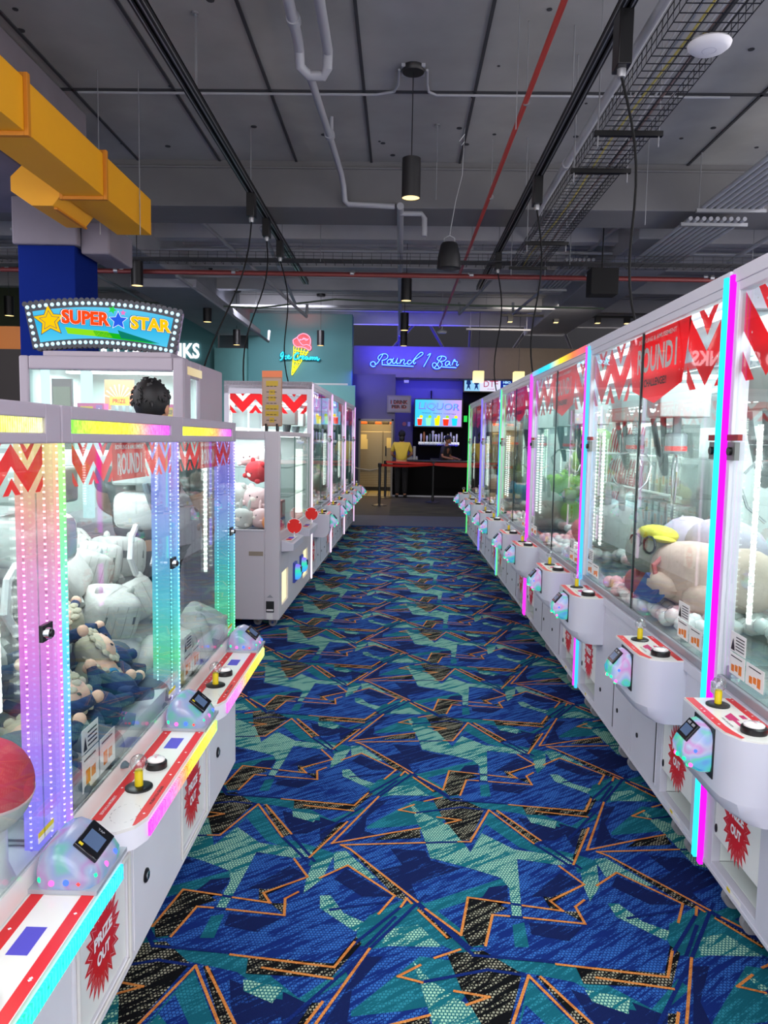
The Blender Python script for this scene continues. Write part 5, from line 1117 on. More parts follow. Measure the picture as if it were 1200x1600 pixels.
drop(1.39, 5.25, 4.30, .34, (1.75, 5.6, 2.14), 'large black plug box and cable dropping from the right track, nearest one')
drop(1.39, 8.35, 4.30, .28, (1.6, 9.2, 2.14), 'black plug box and cable dropping from the right track, second one')
drop(1.39, 11.6, 4.30, .24, (1.5, 11.9, 2.14), 'black plug box and cable dropping from the right track, farthest one')
# red sprinkler pipe along, with hangers
t = thing('sprinkler_pipe', (0, 0, 0), 'thin red sprinkler pipe running along above the aisle', 'pipe')
q = MB(); q.cyl((1.02, .5, 4.36), (.93, 19.5, 4.36), .022, n=12); q.build('pipe_run', mat('red painted pipe', 'b83a30', .45), t)
for y in (4.5, 6.7, 9.2, 11.6, 14): q = MB(); q.cyl((1.0, y, 4.36), (1.0, y, 5.0), .005, n=6); q.lathe([(.03, -.01), (.03, .01)], (1.0, y, 4.36), 12, ax=1); q.build('hanger_rod', steel, t)
q = MB(); q.lathe([(.10, 0), (.12, .03), (.10, .06), (.02, .09)], (.93, 18.2, 4.03), 20); q.cyl((.93, 18.2, 4.1), (.93, 18.2, 5.05), .008, n=6); tag(q.build('smoke_detector', mat('white plastic', 'd8d8dc', .4)), 'small white smoke detector hanging at the end of the red pipe', 'detector')
# crossing red pipes
for z, y, r, lb in ((4.00, 11.9, .03, 'dark red pipe crossing the hall, lower of the pair'), (4.07, 12.15, .024, 'dark red pipe crossing the hall, upper of the pair')):
    q = MB(); q.cyl((-9, y, z + .04), (7, y, z), r, n=12)
    for i in range(9): q.cyl((-8 + i * 1.8, y, z + .04), (-7.94 + i * 1.8, y, z + .04), r * 1.35, n=12, m=1)
    tag(q.build('cross_pipe', [mat('dark red pipe', '7c3634', .5), steel]), lb, 'pipe')
# cable trays in wire mesh
def tray(name, p0, L_, w, d, ax, label, step=.10):
    q = MB(); r = .0035
    def bar(a, b): q.tube([a, b], r, 4, cap=False)
    V = lambda l, s, h: (p0[0] + s, p0[1] + l, p0[2] + h) if ax == 1 else (p0[0] + l, p0[1] + s, p0[2] + h)
    for s in [i * w / 5 for i in range(6)]: bar(V(0, s, 0), V(L_, s, 0))
    for h in (d * .5, d):
        for s in (0, w): bar(V(0, s, h), V(L_, s, h))
    for i in range(int(L_ / step) + 1):
        l = i * step; q.tube([V(l, 0, d), V(l, 0, 0), V(l, w, 0), V(l, w, d)], r, 4, cap=False)
    t = thing(name, (0, 0, 0), label, 'cable tray'); q.build('wire_mesh', blackm, t, smooth=False)
    return t, V
t, V = tray('cable_tray', (1.56, 1.0, 4.02), 10.4, .42, .12, 1, 'black wire mesh cable tray running along over the right machines')
for i in range(7):
    q = MB(); pts = [V(l * .8, .06 + .045 * i + .02 * math.sin(l * 1.3 + i), .02 + .012 * (i % 2)) for l in range(14)]
    q.tube(pts, .008, 6); q.build('cable', mat('cable ' + ['b8b8b4', '989ca0', 'c8b860', 'a8a8a8', 'c0c0c0', '88706a', 'b0b0b4'][i], ['b8b8b4', '989ca0', 'c8b860', 'a8a8a8', 'c0c0c0', '88706a', 'b0b0b4'][i], .6), t)
for y in (3.6, 6.4, 7.25, 9.83, 11.2):
    q = MB(); q.box(1.5, 2.04, y - .02, y + .02, 3.98, 4.02, 0); q.cyl((1.53, y, 3.9), (1.53, y, 5.0), .006, n=6, m=1); q.cyl((2.01, y, 3.9), (2.01, y, 5.0), .006, n=6, m=1); q.build('tray_bracket', [blk, steel], t, smooth=False)
t, V = tray('cable_tray', (-9, 11.4, 4.13), 16, .4, .10, 0, 'black wire mesh cable tray crossing the hall beyond the beam', step=.14)
for i in range(4):
    q = MB(); q.tube([V(l * 1.14, .08 + .07 * i, .02) for l in range(15)], .009, 6); q.build('cable', mat('dark cable', '46484c', .6), t)
for x in (-7, -4, -1.2, 2.4, 5): q = MB(); q.cyl((x, 11.4, 4.1), (x, 11.4, 5.03), .006, n=6); q.build('hanger_rod', steel, t)
# grey conduits beside and bundles on the right
q = MB(); q.tube([(1.59, .5, 4.28), (1.59, 9.2, 4.28), (1.59, 9.35, 4.22)], .035, 12)
for y in (4, 5.9, 7.9): q.lathe([(.05, -.03), (.05, .03)], (1.59, y, 4.28), 14, ax=1)
tag(q.build('conduit', grey_pipe), 'thick grey conduit running along beside the wire cable tray', 'conduit')
for x0, y0, y1, z, n, dx, lb in ((3.55, 6.2, 9.6, 4.36, 9, .082, 'wide bundle of parallel grey conduits at the upper right'), (3.5, 9.75, 12.3, 4.30, 9, .082, 'second bundle of parallel grey conduits farther along on the right'), (2.6, 12.6, 15.0, 4.45, 7, .07, 'bundle of grey conduits beyond the crossing tray')):
    t = thing('conduit_bundle', (0, 0, 0), lb, 'conduit')
    for i in range(n): q = MB(); q.cyl((x0 + i * dx, y0, z), (x0 + i * dx, y1, z), .026, n=10); q.build('conduit', grey_pipe, t)
    q = MB(); q.box(x0 - .08, x0 + n * dx, y0 + .1, y0 + .15, z - .06, z - .02); q.build('strut', steel, t, smooth=False)
    q = MB(); q.box(x0 - .08, x0 + n * dx, y1 - .12, y1 - .07, z - .06, z - .02)
    q.build('strut', steel, t, smooth=False)
    for xx in (x0 - .05, x0 + n * dx - .03): q = MB(); q.cyl((xx, y1 - .1, z - .06), (xx, y1 - .1, 5.0), .006, n=6); q.build('hanger_rod', steel, t)
# drain pipes with a trap
q = MB(); z = 4.74
q.tube([(-.87, 3.5, z), (-.88, 6.5, z), (-.885, 6.62, z - .02), (-.885, 6.68, z - .12), (-.82, 6.75, z - .16), (-.70, 6.75, z - .16), (-.66, 6.70, z - .12), (-.655, 6.66, z), (-.63, 3.5, z)], .042, 14)
q.tube([(-.82, 6.75, z - .14), (-.80, 8.6, z), (-.77, 9.6, z), (-.75, 9.75, z - .1), (-.74, 9.86, z - .24), (-.70, 9.88, z - .28), (-.12, 9.88, z - .30)], .034, 12)
for p in ((-.875, 6.2, z), (-.80, 8.4, z - .01)): q.lathe([(.055, -.04), (.055, .04)], p, 14, ax=1)
q.cyl((-.79, 8.5, z), (-.79, 8.5, 4.95), .02, n=10); tag(q.build('drain_pipe', grey_pipe), 'grey drain pipe with a U trap running under the slab', 'pipe')
q = MB(); q.cyl((-.05, 9.86, 4.44), (-.05, 21.5, 4.42), .045, n=12); q.tube([(-.05, 10.1, 4.42), (.22, 10.1, 4.42), (.26, 10.1, 4.36), (.26, 10.1, 4.14)], .035, 10)
tag(q.build('drain_pipe', grey_pipe), 'grey pipe continuing down the middle of the hall past the beam', 'pipe')
for x0, y0, x1, y1, lb in ((-1.95, 10.8, -2.2, 16, 'thin grey pipe slanting away beyond the beam, left of the aisle'), (-5.5, 11, -5.3, 18, 'thin grey pipe at the left beyond the column'), (4.9, 8.2, 4.9, 12, 'grey pipe stub at the right beyond the conduit bundle')):
    q = MB(); q.cyl((x0, y0, 4.4), (x1, y1, 4.3), .03, n=10); q.tube([(x0, y0, 4.4), (x0 + .1, y0 - .1, 4.38), (x0 + .25, y0 - .1, 4.38)], .03, 10); tag(q.build('service_pipe', grey_pipe), lb, 'pipe')
for i, (y, z, r, x0, x1, lb) in enumerate(((12.9, 4.6, .028, -7, 6, 'thin grey pipe crossing the hall just beyond the cable tray'), (14.3, 4.46, .022, -5, 6, 'thin grey pipe crossing the hall under the second roof beam'), (17.6, 4.5, .03, -3.9, 4, 'grey pipe crossing the hall before the bar'))):
    q = MB(); q.cyl((x0, y, z), (x1, y, z + .03), r, n=10)
    for k in range(5): xx = x0 + .6 + k * (x1 - x0 - 1) / 4; q.cyl((xx, y, z), (xx, y, 5.05), .005, n=6)
    tag(q.build('cross_pipe', grey_pipe), lb, 'pipe')
for i, (a, b, lb) in enumerate((((-3.3, 11.0, 4.95), (-1.9, 15.5, 3.95), 'grey conduit slanting down left of the neon cone'), ((-3.9, 13.5, 4.3), (-3.0, 17.5, 3.7), 'grey conduit slanting down by the pale teal block'), ((2.2, 11.4, 4.9), (1.2, 16.5, 4.2), 'grey conduit slanting down right of the aisle'), ((3.4, 10.9, 4.9), (2.4, 17.0, 4.3), 'grey conduit slanting away above the right row'))):
    q = MB(); q.tube([a, b, (b[0], b[1] + .1, b[2] + .25)], .03, 10); tag(q.build('service_pipe', grey_pipe), lb, 'pipe')
# loudspeaker
t = thing('hanging_speaker', (.52, 9.0, 3.5), 'black bucket-shaped loudspeaker hanging on a thin wire', 'speaker')
q = MB(); q.lathe([(.10, 0), (.135, .005), (.13, .12), (.10, .26), (.085, .285), (.0, .29)], (0, 0, 0), 28); q.build('housing', blackm, t)
q = MB(); q.lathe([(.098, -.002), (.0, -.004)], (0, 0, .001), 24); q.build('grille', mat('dark grille', '2a2a2e', .7), t)
q = MB(); q.tube([(-.06, 0, .27), (-.06, 0, .34), (0, 0, .37), (.06, 0, .34), (.06, 0, .27)], .006, 6); q.tube([(0, 0, .37), (.06, -.02, .75), (.12, -.1, 1.0), (.13, -.15, 1.49)], .004, 6)
q.tube([(.13, -.15, 1.42), (.10, -.15, 1.38), (.07, -.15, 1.34), (.10, -.15, 1.3), (.13, -.15, 1.34)], .006, 6); q.build('hanging_wire', steel, t)
# access point disc
t = thing('access_point', (1.86, 5.02, 4.02), 'white saucer-shaped wireless access point under the cable tray', 'access point')
q = MB(); q.lathe([(.02, -.055), (.10, -.05), (.125, -.03), (.13, -.015), (.118, 0)], (0, 0, 0), 36); q.build('housing', mat('white plastic', 'd8d8dc', .4, emis='d8d0f0', strength=.10), t)
q = MB(); q.tube([(.042 * math.cos(a * .3927), .042 * math.sin(a * .3927), -.0535) for a in range(17)], .0015, 5); q.build('status_ring', mat('pale ring', 'a8a8b8', .4), t)
q = MB(); q.box(-.06, .06, -.05, .05, 0, .03); q.build('mount', mat('brass mount', '8c7a3c', .5, .4), t, smooth=False)
# yellow duct
yl = mat('yellow duct paint', 'e8a416', .5, var=.08, scale=1.2); yo = mat('orange seam sealant', 'c47a10', .6)
t = thing('air_duct', (0, 0, 0), 'long yellow rectangular air duct with flanges at the upper left', 'duct')
X0, X1, Z0, Z1 = -2.92, -2.57, 3.58, 3.93
for y0, y1 in ((.5, 3.35), (3.35, 5.36), (5.36, 6.75), (6.75, 8.0)):
    q = MB(); q.box(X0, X1, y0, y1, Z0, Z1); q.build('duct_section', yl, t, smooth=False, bevel=.004)
for y in (3.35, 5.36, 6.75):
    q = MB(); panel(q, 1, y - .022, y + .022, X0 - .03, X1 + .03, Z0 - .03, Z1 + .03, [(X0, X1, Z0, Z1)]); q.build('flange', yo, t, smooth=False, bevel=.004)
for y in (4.6, 7.6): 
    for x in (X0 - .02, X1 + .02): q = MB(); q.cyl((x, y, Z0 - .1), (x, y, 5.0), .005, n=6); q.build('hanger_rod', steel, t)
q = MB(); q.prism([(-2.92, 3.62), (-2.92, 3.86), (-3.25, 3.86), (-3.38, 3.74), (-3.38, 3.62), (-3.2, 3.50), (-3.02, 3.50)], 1, 6.75, 7.45, 0); q.build('side_outlet', yl, t, smooth=False, bevel=.006)
q = MB()
q.box(-3.03, -3.0, 6.8, 7.44, 3.485, 3.50); q.build('seam_strip', yo, t, smooth=False)
# rods and wires hanging from the slab
for i, (x, y, z) in enumerate(((-1.74, 6.6, 4.35), (.85, 6.2, 3.95), (2.6, 8.6, 3.9), (-3.5, 7.6, 3.9), (.35, 8.8, 4.2))):
    q = MB(); q.cyl((x, y, z), (x, y, 5.0), .004, n=6); q.lathe([(.03, 4.985), (.03, 5.0)], (x, y, 0), 10)
    tag(q.build('hanger_rod', steel), 'thin threaded rod hanging from the concrete slab', 'rod', 'threaded rods hanging from the slab')
q = MB(); q.box(2.62, 3.0, 11.0, 11.3, 3.62, 3.98); q.cyl((2.8, 11.15, 3.98), (2.8, 11.15, 5.03), .01, n=6); tag(q.build('wall_speaker', mat('black cable rubber', '050506', .9), smooth=False, bevel=.02), 'black box speaker hanging above the right row', 'speaker')
q = MB(); q.tube([(-6, 16, 4.3), (-3, 16.2, 4.22), (-1.4, 16.2, 4.42), (1.0, 16, 4.3), (4, 15.6, 4.2)], .018, 8); tag(q.build('service_pipe', mat('green grey pipe', '5c6c58', .5)), 'thin greenish pipe crossing in front of the bar ceiling', 'pipe')
t = thing('ceiling_light_track', (0, 0, 0), 'black track rail with spotlights above the right end of the bar', 'track')
q = MB(); q.box(2.4, 5.6, 18.9, 18.96, 4.55, 4.6); q.build('track_rail', blackm, t, smooth=False)
for x in (2.6, 3.7, 4.7, 5.4): q = MB(); q.box(x - .06, x + .06, 18.85, 19.0, 4.42, 4.55, 0); q.box(x - .05, x + .05, 18.86, 18.99, 4.415, 4.42, 1); q.build('spotlight', [blackm, lens_m], t, smooth=False)
q = MB(); q.box(1.6, 3.2, 19.5, 19.56, 4.30, 4.34); q.cyl((1.7, 19.53, 4.34), (1.7, 19.53, 5.03), .008, n=6); q.cyl((3.1, 19.53, 4.34), (3.1, 19.53, 5.03), .008, n=6); tag(q.build('lamp_bar', mat('white plastic', 'd8d8dc', .4), smooth=False), 'thin white lamp bar hanging above the cube pendants', 'lamp')

# ================================================================== SIGNS
U = 22 / 1200 / 8
def neon(name, strokes, m, r, ox, oz, y, u, parent, w=160):
    q = MB()
    for s in strokes:
        pts = [(ox + p[0] * u, y, oz - p[1] * u) for p in s]
        # smooth
        if len(pts) > 3:
            V3 = [Vector(p) for p in pts]; out = []
            for i in range(len(V3) - 1):
                a, b, c, d = V3[max(0, i - 1)], V3[i], V3[i + 1], V3[min(len(V3) - 1, i + 2)]
                for k in range(3):
                    t_ = k / 3; out.append(.5 * ((2 * b) + (c - a) * t_ + (2 * a - 5 * b + 4 * c - d) * t_ ** 2 + (3 * b - a - 3 * c + d) * t_ ** 3))
            out.append(V3[-1]); pts = out
        q.tube(pts, r, 6)
    return q.build(name, m, parent)
bar = [[(120,230),(90,238),(62,220),(65,190),(95,178),(118,192),(118,215),(150,190),(175,150),(205,100),(212,88)],
 [(165,155),(150,135),(165,105),(200,85),(245,82),(272,105),(262,135),(230,155),(203,160),(204,185),(203,214)], [(203,214),(590,228)],
 [(330,150),(305,145),(278,155),(262,180),(275,200),(300,195),(316,172),(306,150)], [(345,130),(330,165),(337,195),(362,190),(385,150),(392,130)], [(392,130),(380,170),(386,198),(410,190)],
 [(435,145),(420,200)], [(424,190),(440,165),(465,145),(478,155),(468,190),(480,205),(505,190)], [(560,160),(535,155),(515,175),(518,200),(545,200),(575,170),(620,110),(670,60),(700,62),(695,85),(640,125),(600,150),(588,185),(600,198),(615,180)],
 [(755,95),(797,68),(760,145),(712,232)], [(900,150),(878,140),(890,110),(935,98),(980,110),(985,135),(955,158),(915,165),(938,185),(935,220),(900,250),(855,252),(825,228),(822,195),(848,180),(880,205),(905,240)],
 [(935,105),(900,165),(860,225),(838,245)], [(940,230),(1115,236)], [(1030,165),(1000,160),(978,185),(985,212),(1010,205),(1035,168),(1030,200),(1048,212)], [(1060,205),(1085,140),(1100,150),(1090,160),(1125,165),(1115,195),(1125,215),(1140,195)]]
sg = thing('neon_sign', (0, 0, 0), 'blue script neon sign over the bar reading Round 1 Bar', 'sign')
x_of = lambda px: (px - 625) / 1200 * 22
neon('neon_tube', bar, glow('ice blue neon', '4a78ff', 3.4), .013, x_of(570), 1.55 + (686 - 545) / 1200 * 22 - .0, 21.93, U, sg)
neon('tube_backing', bar, glow('deep blue halo tube', '1c0cff', .9), .03, x_of(570), 1.55 + (686 - 545) / 1200 * 22, 21.975, U, sg)
area('neon_glow', (.2, 21.55, 3.9), (90, 0, 0), 2.6, .3, 14, '1c10ff')  # added area light that strengthens the neon's glow on the wall
ic = 20.5 / 1200 / 15; ox = (430 - 625) / 1200 * 20.5; oz = 1.55 + (683 - 515) / 1200 * 20.5
sg = thing('neon_sign', (0, 0, 0), 'neon ice cream cone sign on the teal wall with cyan lettering', 'sign')
pk = [[(515,215),(560,165),(640,130),(720,140),(790,190),(820,260),(820,330),(810,380)], [(515,215),(425,275),(425,310),(440,370),(510,430),(600,430),(680,440),(790,500),(825,480),(828,420),(740,375),(650,390),(600,345),(550,280),(515,215)], [(570,255),(620,270),(670,225),(720,285),(780,240)], [(560,280),(640,260),(700,240),(760,270)]]
q = MB(); q.flat([(ox + p[0] * ic, 20.47, oz - p[1] * ic) for p in [(505,205),(560,150),(640,115),(730,125),(800,180),(835,260),(835,390),(850,420),(845,490),(790,520),(680,460),(510,450),(425,380),(405,300),(415,265)]], 0)
q.build('scoop_backing', mat('crimson sign backing', 'a01828', .4, emis='b01020', strength=.35), sg, smooth=False)
neon('scoop_tube', pk, glow('pink neon', 'ff7088', 2.5), .011, ox, oz, 20.43, ic, sg)
cone = [[(440,410),(430,600),(395,1030),(430,1030),(620,740),(760,530),(770,500)], [(490,440),(470,600),(410,1000)], [(550,440),(520,700),(430,1000)], [(620,450),(580,700),(440,990)], [(690,470),(600,740)], [(435,500),(770,560)], [(430,560),(740,600)], [(420,760),(600,780)], [(410,860),(540,880)], [(400,950),(480,960)]]
neon('cone_tube', cone, glow('yellow neon', 'ffe020', 1.6), .010, ox, oz, 20.44, ic, sg)
icl = [[(195,560),(150,600),(150,660),(190,650),(215,590),(195,660),(165,720),(130,740)], [(195,560),(225,580),(205,650)], [(275,645),(238,660),(238,700),(275,712)], [(300,675),(345,650),(330,630),(300,660),(310,700),(370,700),(395,660)], [(560,600),(540,570),(490,600),(455,660),(460,710),(500,720),(550,690)], [(560,715),(590,640),(600,660),(630,640)], [(640,680),(680,660),(665,640),(640,670),(650,712),(695,700)], [(760,660),(725,660),(715,700),(745,715),(775,670),(770,710),(795,710)], [(805,725),(830,660),(848,675),(838,722)], [(845,690),(880,662),(895,680),(882,725)], [(890,690),(930,665),(945,690),(930,725)], [(940,690),(985,660),(985,715),(1010,730),(1040,690)]]
neon('letter_backing', icl, mat('dark teal sign backing', '0c5c70', .4, emis='0890b0', strength=.3), .034, ox, oz, 20.41, ic, sg)
neon('letter_tube', icl, glow('cyan neon', '30e0ff', 2.2), .011, ox, oz, 20.36, ic, sg)
q = MB(); q.text('FOOD & DRINKS', (-5.33 - 1.52, 20.44, 3.79), (1, 0, 0), (0, 0, 1), .40, 3.05, m=0, bold=.035); n0 = len(q.v)
tag(q.build('wall_lettering', glow('lit white letters', 'f4f6ff', 1.15), smooth=False), 'white lit lettering FOOD & DRINKS on the left teal wall', 'sign')
for v in q.v: pass

# ================================================================== BAR
t = thing('bar_counter', (0, 0, 0), 'black bar counter behind the belt barrier', 'bar counter')
q = MB(); q.box(-.18, 5.5, 21.0, 21.5, 0, .96, 0); q.box(-.18, 5.5, 20.97, 21.0, .0, .04, 1); q.build('counter_base', [mat('black bar front', '060607', .8, spec=.1), rail], t, smooth=False)
q = MB(); q.box(-.2, 5.5, 20.9, 21.6, .96, 1.0); q.build('counter_top', mat('dark counter top', '17171a', .3), t, smooth=False, bevel=.008)
q = MB(); q.box(.9, 1.8, 22.5, 22.9, .95, 1.02); q.box(.4, 5, 22.45, 22.9, 0, .95); tag(q.build('back_counter', mat('dim steel counter', '3c3c40', .4, .5), smooth=False), 'dim steel back counter under the beer taps', 'counter')
tap_cols = ['c8c8cc', 'a06840', 'c0c0c4', '607068', 'b8b8c0', 'd0d0d0', 'c0c0c8', 'a8a8b0', 'e0e0e0', '908858', 'b0b0b8', 'd8d8d8', 'c8c8d0']
q = MB(); q.box(.55, 1.75, 22.86, 22.95, 1.42, 1.50)
for i in range(24): q.cyl((.58 + i * .049, 22.82, 1.38), (.58 + i * .049, 22.86, 1.46), .012, n=8)
tag(q.build('tap_rail', chrome), 'chrome beer tap rail on the black bar wall', 'tap rail')
for i, c in enumerate(tap_cols):
    x = .62 + i * .088; h = .26 + .06 * math.sin(i * 2.1); q = MB(); q.lathe([(.012, 0), (.022, h * .3), (.03, h * .75), (.02, h)], (0, 0, 0), 10)
    if i in (4, 5): q.sph((0, 0, h), .045, 12)
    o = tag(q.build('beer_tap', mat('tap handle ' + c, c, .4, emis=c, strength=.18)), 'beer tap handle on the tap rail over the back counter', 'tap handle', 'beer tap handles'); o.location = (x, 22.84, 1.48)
q = MB(); q.box(.36, .44, 21.15, 21.25, 1.0, 1.38, 0); q.box(.1, .5, 21.2, 21.5, 1.0, 1.1, 0); tag(q.build('drink_tower', mat('dim chrome', '88888c', .35, .6), smooth=False, bevel=.01), 'small chrome drink tower standing on the bar counter', 'tower')
# screens and notices
t = thing('wall_screen', (0, 0, 0), 'lit screen above the taps showing LIQUOR and coloured drinks', 'screen')
q = MB(); q.box(.40, 1.82, 22.75, 22.82, 1.93, 2.76); q.cyl((.9, 22.78, 2.76), (.9, 22.95, 3.0), .02, n=8); q.build('screen_housing', blk, t, smooth=False)
q = MB(); q.box(.43, 1.79, 22.745, 22.75, 1.96, 2.73); q.build('display', ramp_glow('cyan to pink display', 0, .43, 1.79, ['38c8f8', '60c0f8', 'a0a8f8', 'c8a0f0'], .85), t, smooth=False)
q = MB(); y = 22.740
q.text('LIQUOR', (1.14, y, 2.52), (1, 0, -.03), (.12, 0, 1), .24, 1.2, m=0, bold=.03); q.text('LIQUOR', (1.13, y - .003, 2.53), (1, 0, -.03), (.12, 0, 1), .21, 1.14, m=1, bold=-.0)
q.text('WHISKEY . TEQUILA . COCKTAILS', (1.12, y, 2.33), (1, 0, -.03), (0, 0, 1), .035, 1.0, m=2, bold=.01)
for i, (c, w) in enumerate(((3, .15), (4, .16), (5, .16), (3, .18), (6, .17))):
    cx = .57 + i * .255; q.flat([(cx - w / 2, y, 2.18), (cx + w / 2, y, 2.18), (cx + w * .38, y, 1.98), (cx - w * .38, y, 1.98)], c)
    q.poly([(cx - w / 2, y - .002, 2.2), (cx + w / 2, y - .002, 2.2), (cx + w / 2, y - .002, 2.17), (cx - w / 2, y - .002, 2.17)], 7 if i in (0, 3) else c); q.lathe([(.05, 0), (.05, .003)], (cx + .04, y, 2.23), 14, m=5 if i % 2 == 0 else 8, ax=1)
q.build('display_image', [glow('violet letters', '7060d8', .9), glow('sky letters', '70b0f8', .9), glow('navy letters', '304080', .5), glow('red drink', 'f83820', .9), glow('pale green drink', '90e8b0', .9), glow('yellow drink', 'f0e810', .9), glow('cyan drink', '20c8e8', .9), glow('white foam', 'f8e8e8', .9), glow('lime wedge', 'a0e020', .8)], t, smooth=False)
t = thing('wall_screen', (0, 0, 0), 'lit screen at the upper right of the bar showing DTF and figures', 'screen')
q = MB(); q.box(1.82, 3.4, 22.70, 22.78, 2.97, 3.42); q.build('screen_housing', blk, t, smooth=False)
q = MB(); y = 22.695; q.box(1.85, 2.3, y, 22.7, 3.0, 3.39, 0); q.box(2.3, 2.9, y, 22.7, 3.0, 3.39, 1); q.box(2.9, 3.37, y, 22.7, 3.0, 3.39, 2)
y = 22.69; q.text('DTF', (2.62, y, 3.21), (1, 0, 0), (0, 0, 1), .18, .42, m=3, bold=.0); q.text('HBO', (3.08, y, 3.26), (1, 0, 0), (0, 0, 1), .07, .22, m=4, bold=.04); q.text('MAX', (3.08, y, 3.16), (1, 0, 0), (0, 0, 1), .06, .2, m=4, bold=.04); q.text('ST LOUIS', (2.62, y, 3.06), (1, 0, 0), (0, 0, 1), .03, .2, m=3)
for x in (1.97, 2.2): q.flat([(x - .05, y, 3.32), (x + .05, y, 3.32), (x + .07, y, 3.2), (x + .03, y, 3.18), (x + .06, y, 3.02), (x, y, 3.1), (x - .06, y, 3.02), (x - .03, y, 3.18), (x - .07, y, 3.2)], 5); q.lathe([(.03, 0), (.03, .003)], (x, y, 3.35), 12, m=5, ax=1)
q.build('display_image', [glow('pale blue panel', '90c8f0', .8), glow('pale lilac panel', 'd8d8f4', .8), glow('navy panel', '142890', .7), glow('crimson letters', 'a82850', .8), glow('pale cyan letters', 'a0d0f0', .9), glow('dark blue figure', '203878', .6)], t, smooth=False)
q = MB(); q.box(1.86, 1.96, 22.72, 22.76, 2.1, 2.28); tag(q.build('exit_light', glow('green exit glow', '30d050', .8), smooth=False), 'small green light beside the drinks screen', 'light')
t = thing('notice', (0, 0, 0), 'grey framed notice on the purple wall reading 1 DRINK PER ID', 'notice')
q = MB(); q.box(-.37, .28, 20.95, 20.99, 2.28, 2.74, 0); q.box(-.33, .24, 20.945, 20.95, 2.32, 2.70, 1); q.build('notice_board', [mat('silver frame', '6c6870', .5), mat('pale notice paper', '7c7880', .6)], t, smooth=False)
q = MB()
for dx, m_ in ((.012, 1), (0, 0)): q.text('1 DRINK', (-.045 + dx, 20.942 - .002 * (1 - m_), 2.565 - dx), (1, 0, 0), (0, 0, 1), .10, .46, m=m_, bold=.05); q.text('PER ID', (-.045 + dx, 20.942 - .002 * (1 - m_), 2.44 - dx), (1, 0, 0), (0, 0, 1), .085, .40, m=m_, bold=.05)
q.build('notice_print', [mat('dark notice print', '201820', .5), mat('red notice print', 'a83830', .5)], t, smooth=False)
for x, w, c, lb, tx in ((.12 - .0, .05, 'b06858', 'small round red notice beside the drinks screen', None), (.26, .04, 'a8b0d0', 'small pale notice beside the drinks screen', None)):
    q = MB()
    if c == 'b06858': q.lathe([(.06, 0), (.06, .01)], (x, 22.985, 2.02), 16, ax=1)
    else: q.box(x - w, x + w, 22.98, 23.0, 1.95, 2.08)
    tag(q.build('notice', mat('notice ' + c, c, .6), smooth=False), lb, 'notice')
t = thing('security_camera', (.15, 22.0, 3.24), 'small dark security camera under the bar soffit', 'camera')
q = MB(); q.box(-.08, .08, -.1, .1, -.02, .06); q.build('bracket', dark, t, smooth=False); q = MB(); q.box(-.07, .07, -.16, .04, -.10, -.02); q.build('camera_body', mat('white plastic', 'd8d8dc', .4), t, smooth=False, bevel=.01)
# fridge in the kitchen
t = thing('fridge', (-.72, 23.2, 0), 'tall steel two-door fridge seen through the kitchen doorway', 'fridge')
fs = mat('warm brushed steel', '9a9078', .35, .55)
q = MB(); q.box(-.55, .62, 0, .7, .12, 2.0, 0); q.box(-.55, .62, .02, .7, 0, .12, 1); q.build('cabinet_body', [fs, dark], t, smooth=False)
for x0, x1, hx in ((-.54, .20, .1), (.22, .61, .30)):
    q = MB(); q.box(x0, x1, -.04, 0, .62, 1.78); d = q.build('door', fs, t, smooth=False, bevel=.01)
    if x0 > 0: q = MB(); q.box(hx - .02, hx + .02, -.08, -.04, 1.05, 1.35); q.build('handle', blk, d, smooth=False)
q = MB()
for i in range(7): q.box(-.53, .60, -.01, .0, .22 + i * .05, .24 + i * .05)
q.build('grille', mat('pale grille', 'b8ae94', .4), t, smooth=False)
for x, z, w, h in ((-.38, 1.55, .2, .14), (-.36, 1.25, .22, .3), (.42, 1.3, .2, .3)): q = MB(); q.box(x - w / 2, x + w / 2, -.045, -.041, z, z + h); q.build('paper_note', mat('cream note', 'd8cc9c', .7), t, smooth=False)
for i in range(5): q = MB(); q.box(0, .2, 0, .2, 0, .08); o = tag(q.build('pot', mat(['orange pot', 'dark pot'][i % 2], ['b85820', '302420'][i % 2], .5), smooth=False, bevel=.02), 'stacked pot lying on top of the steel fridge', 'pot', 'pots on the fridge'); o.location = (-1.2 + i * .22, 23.3, 2.0)
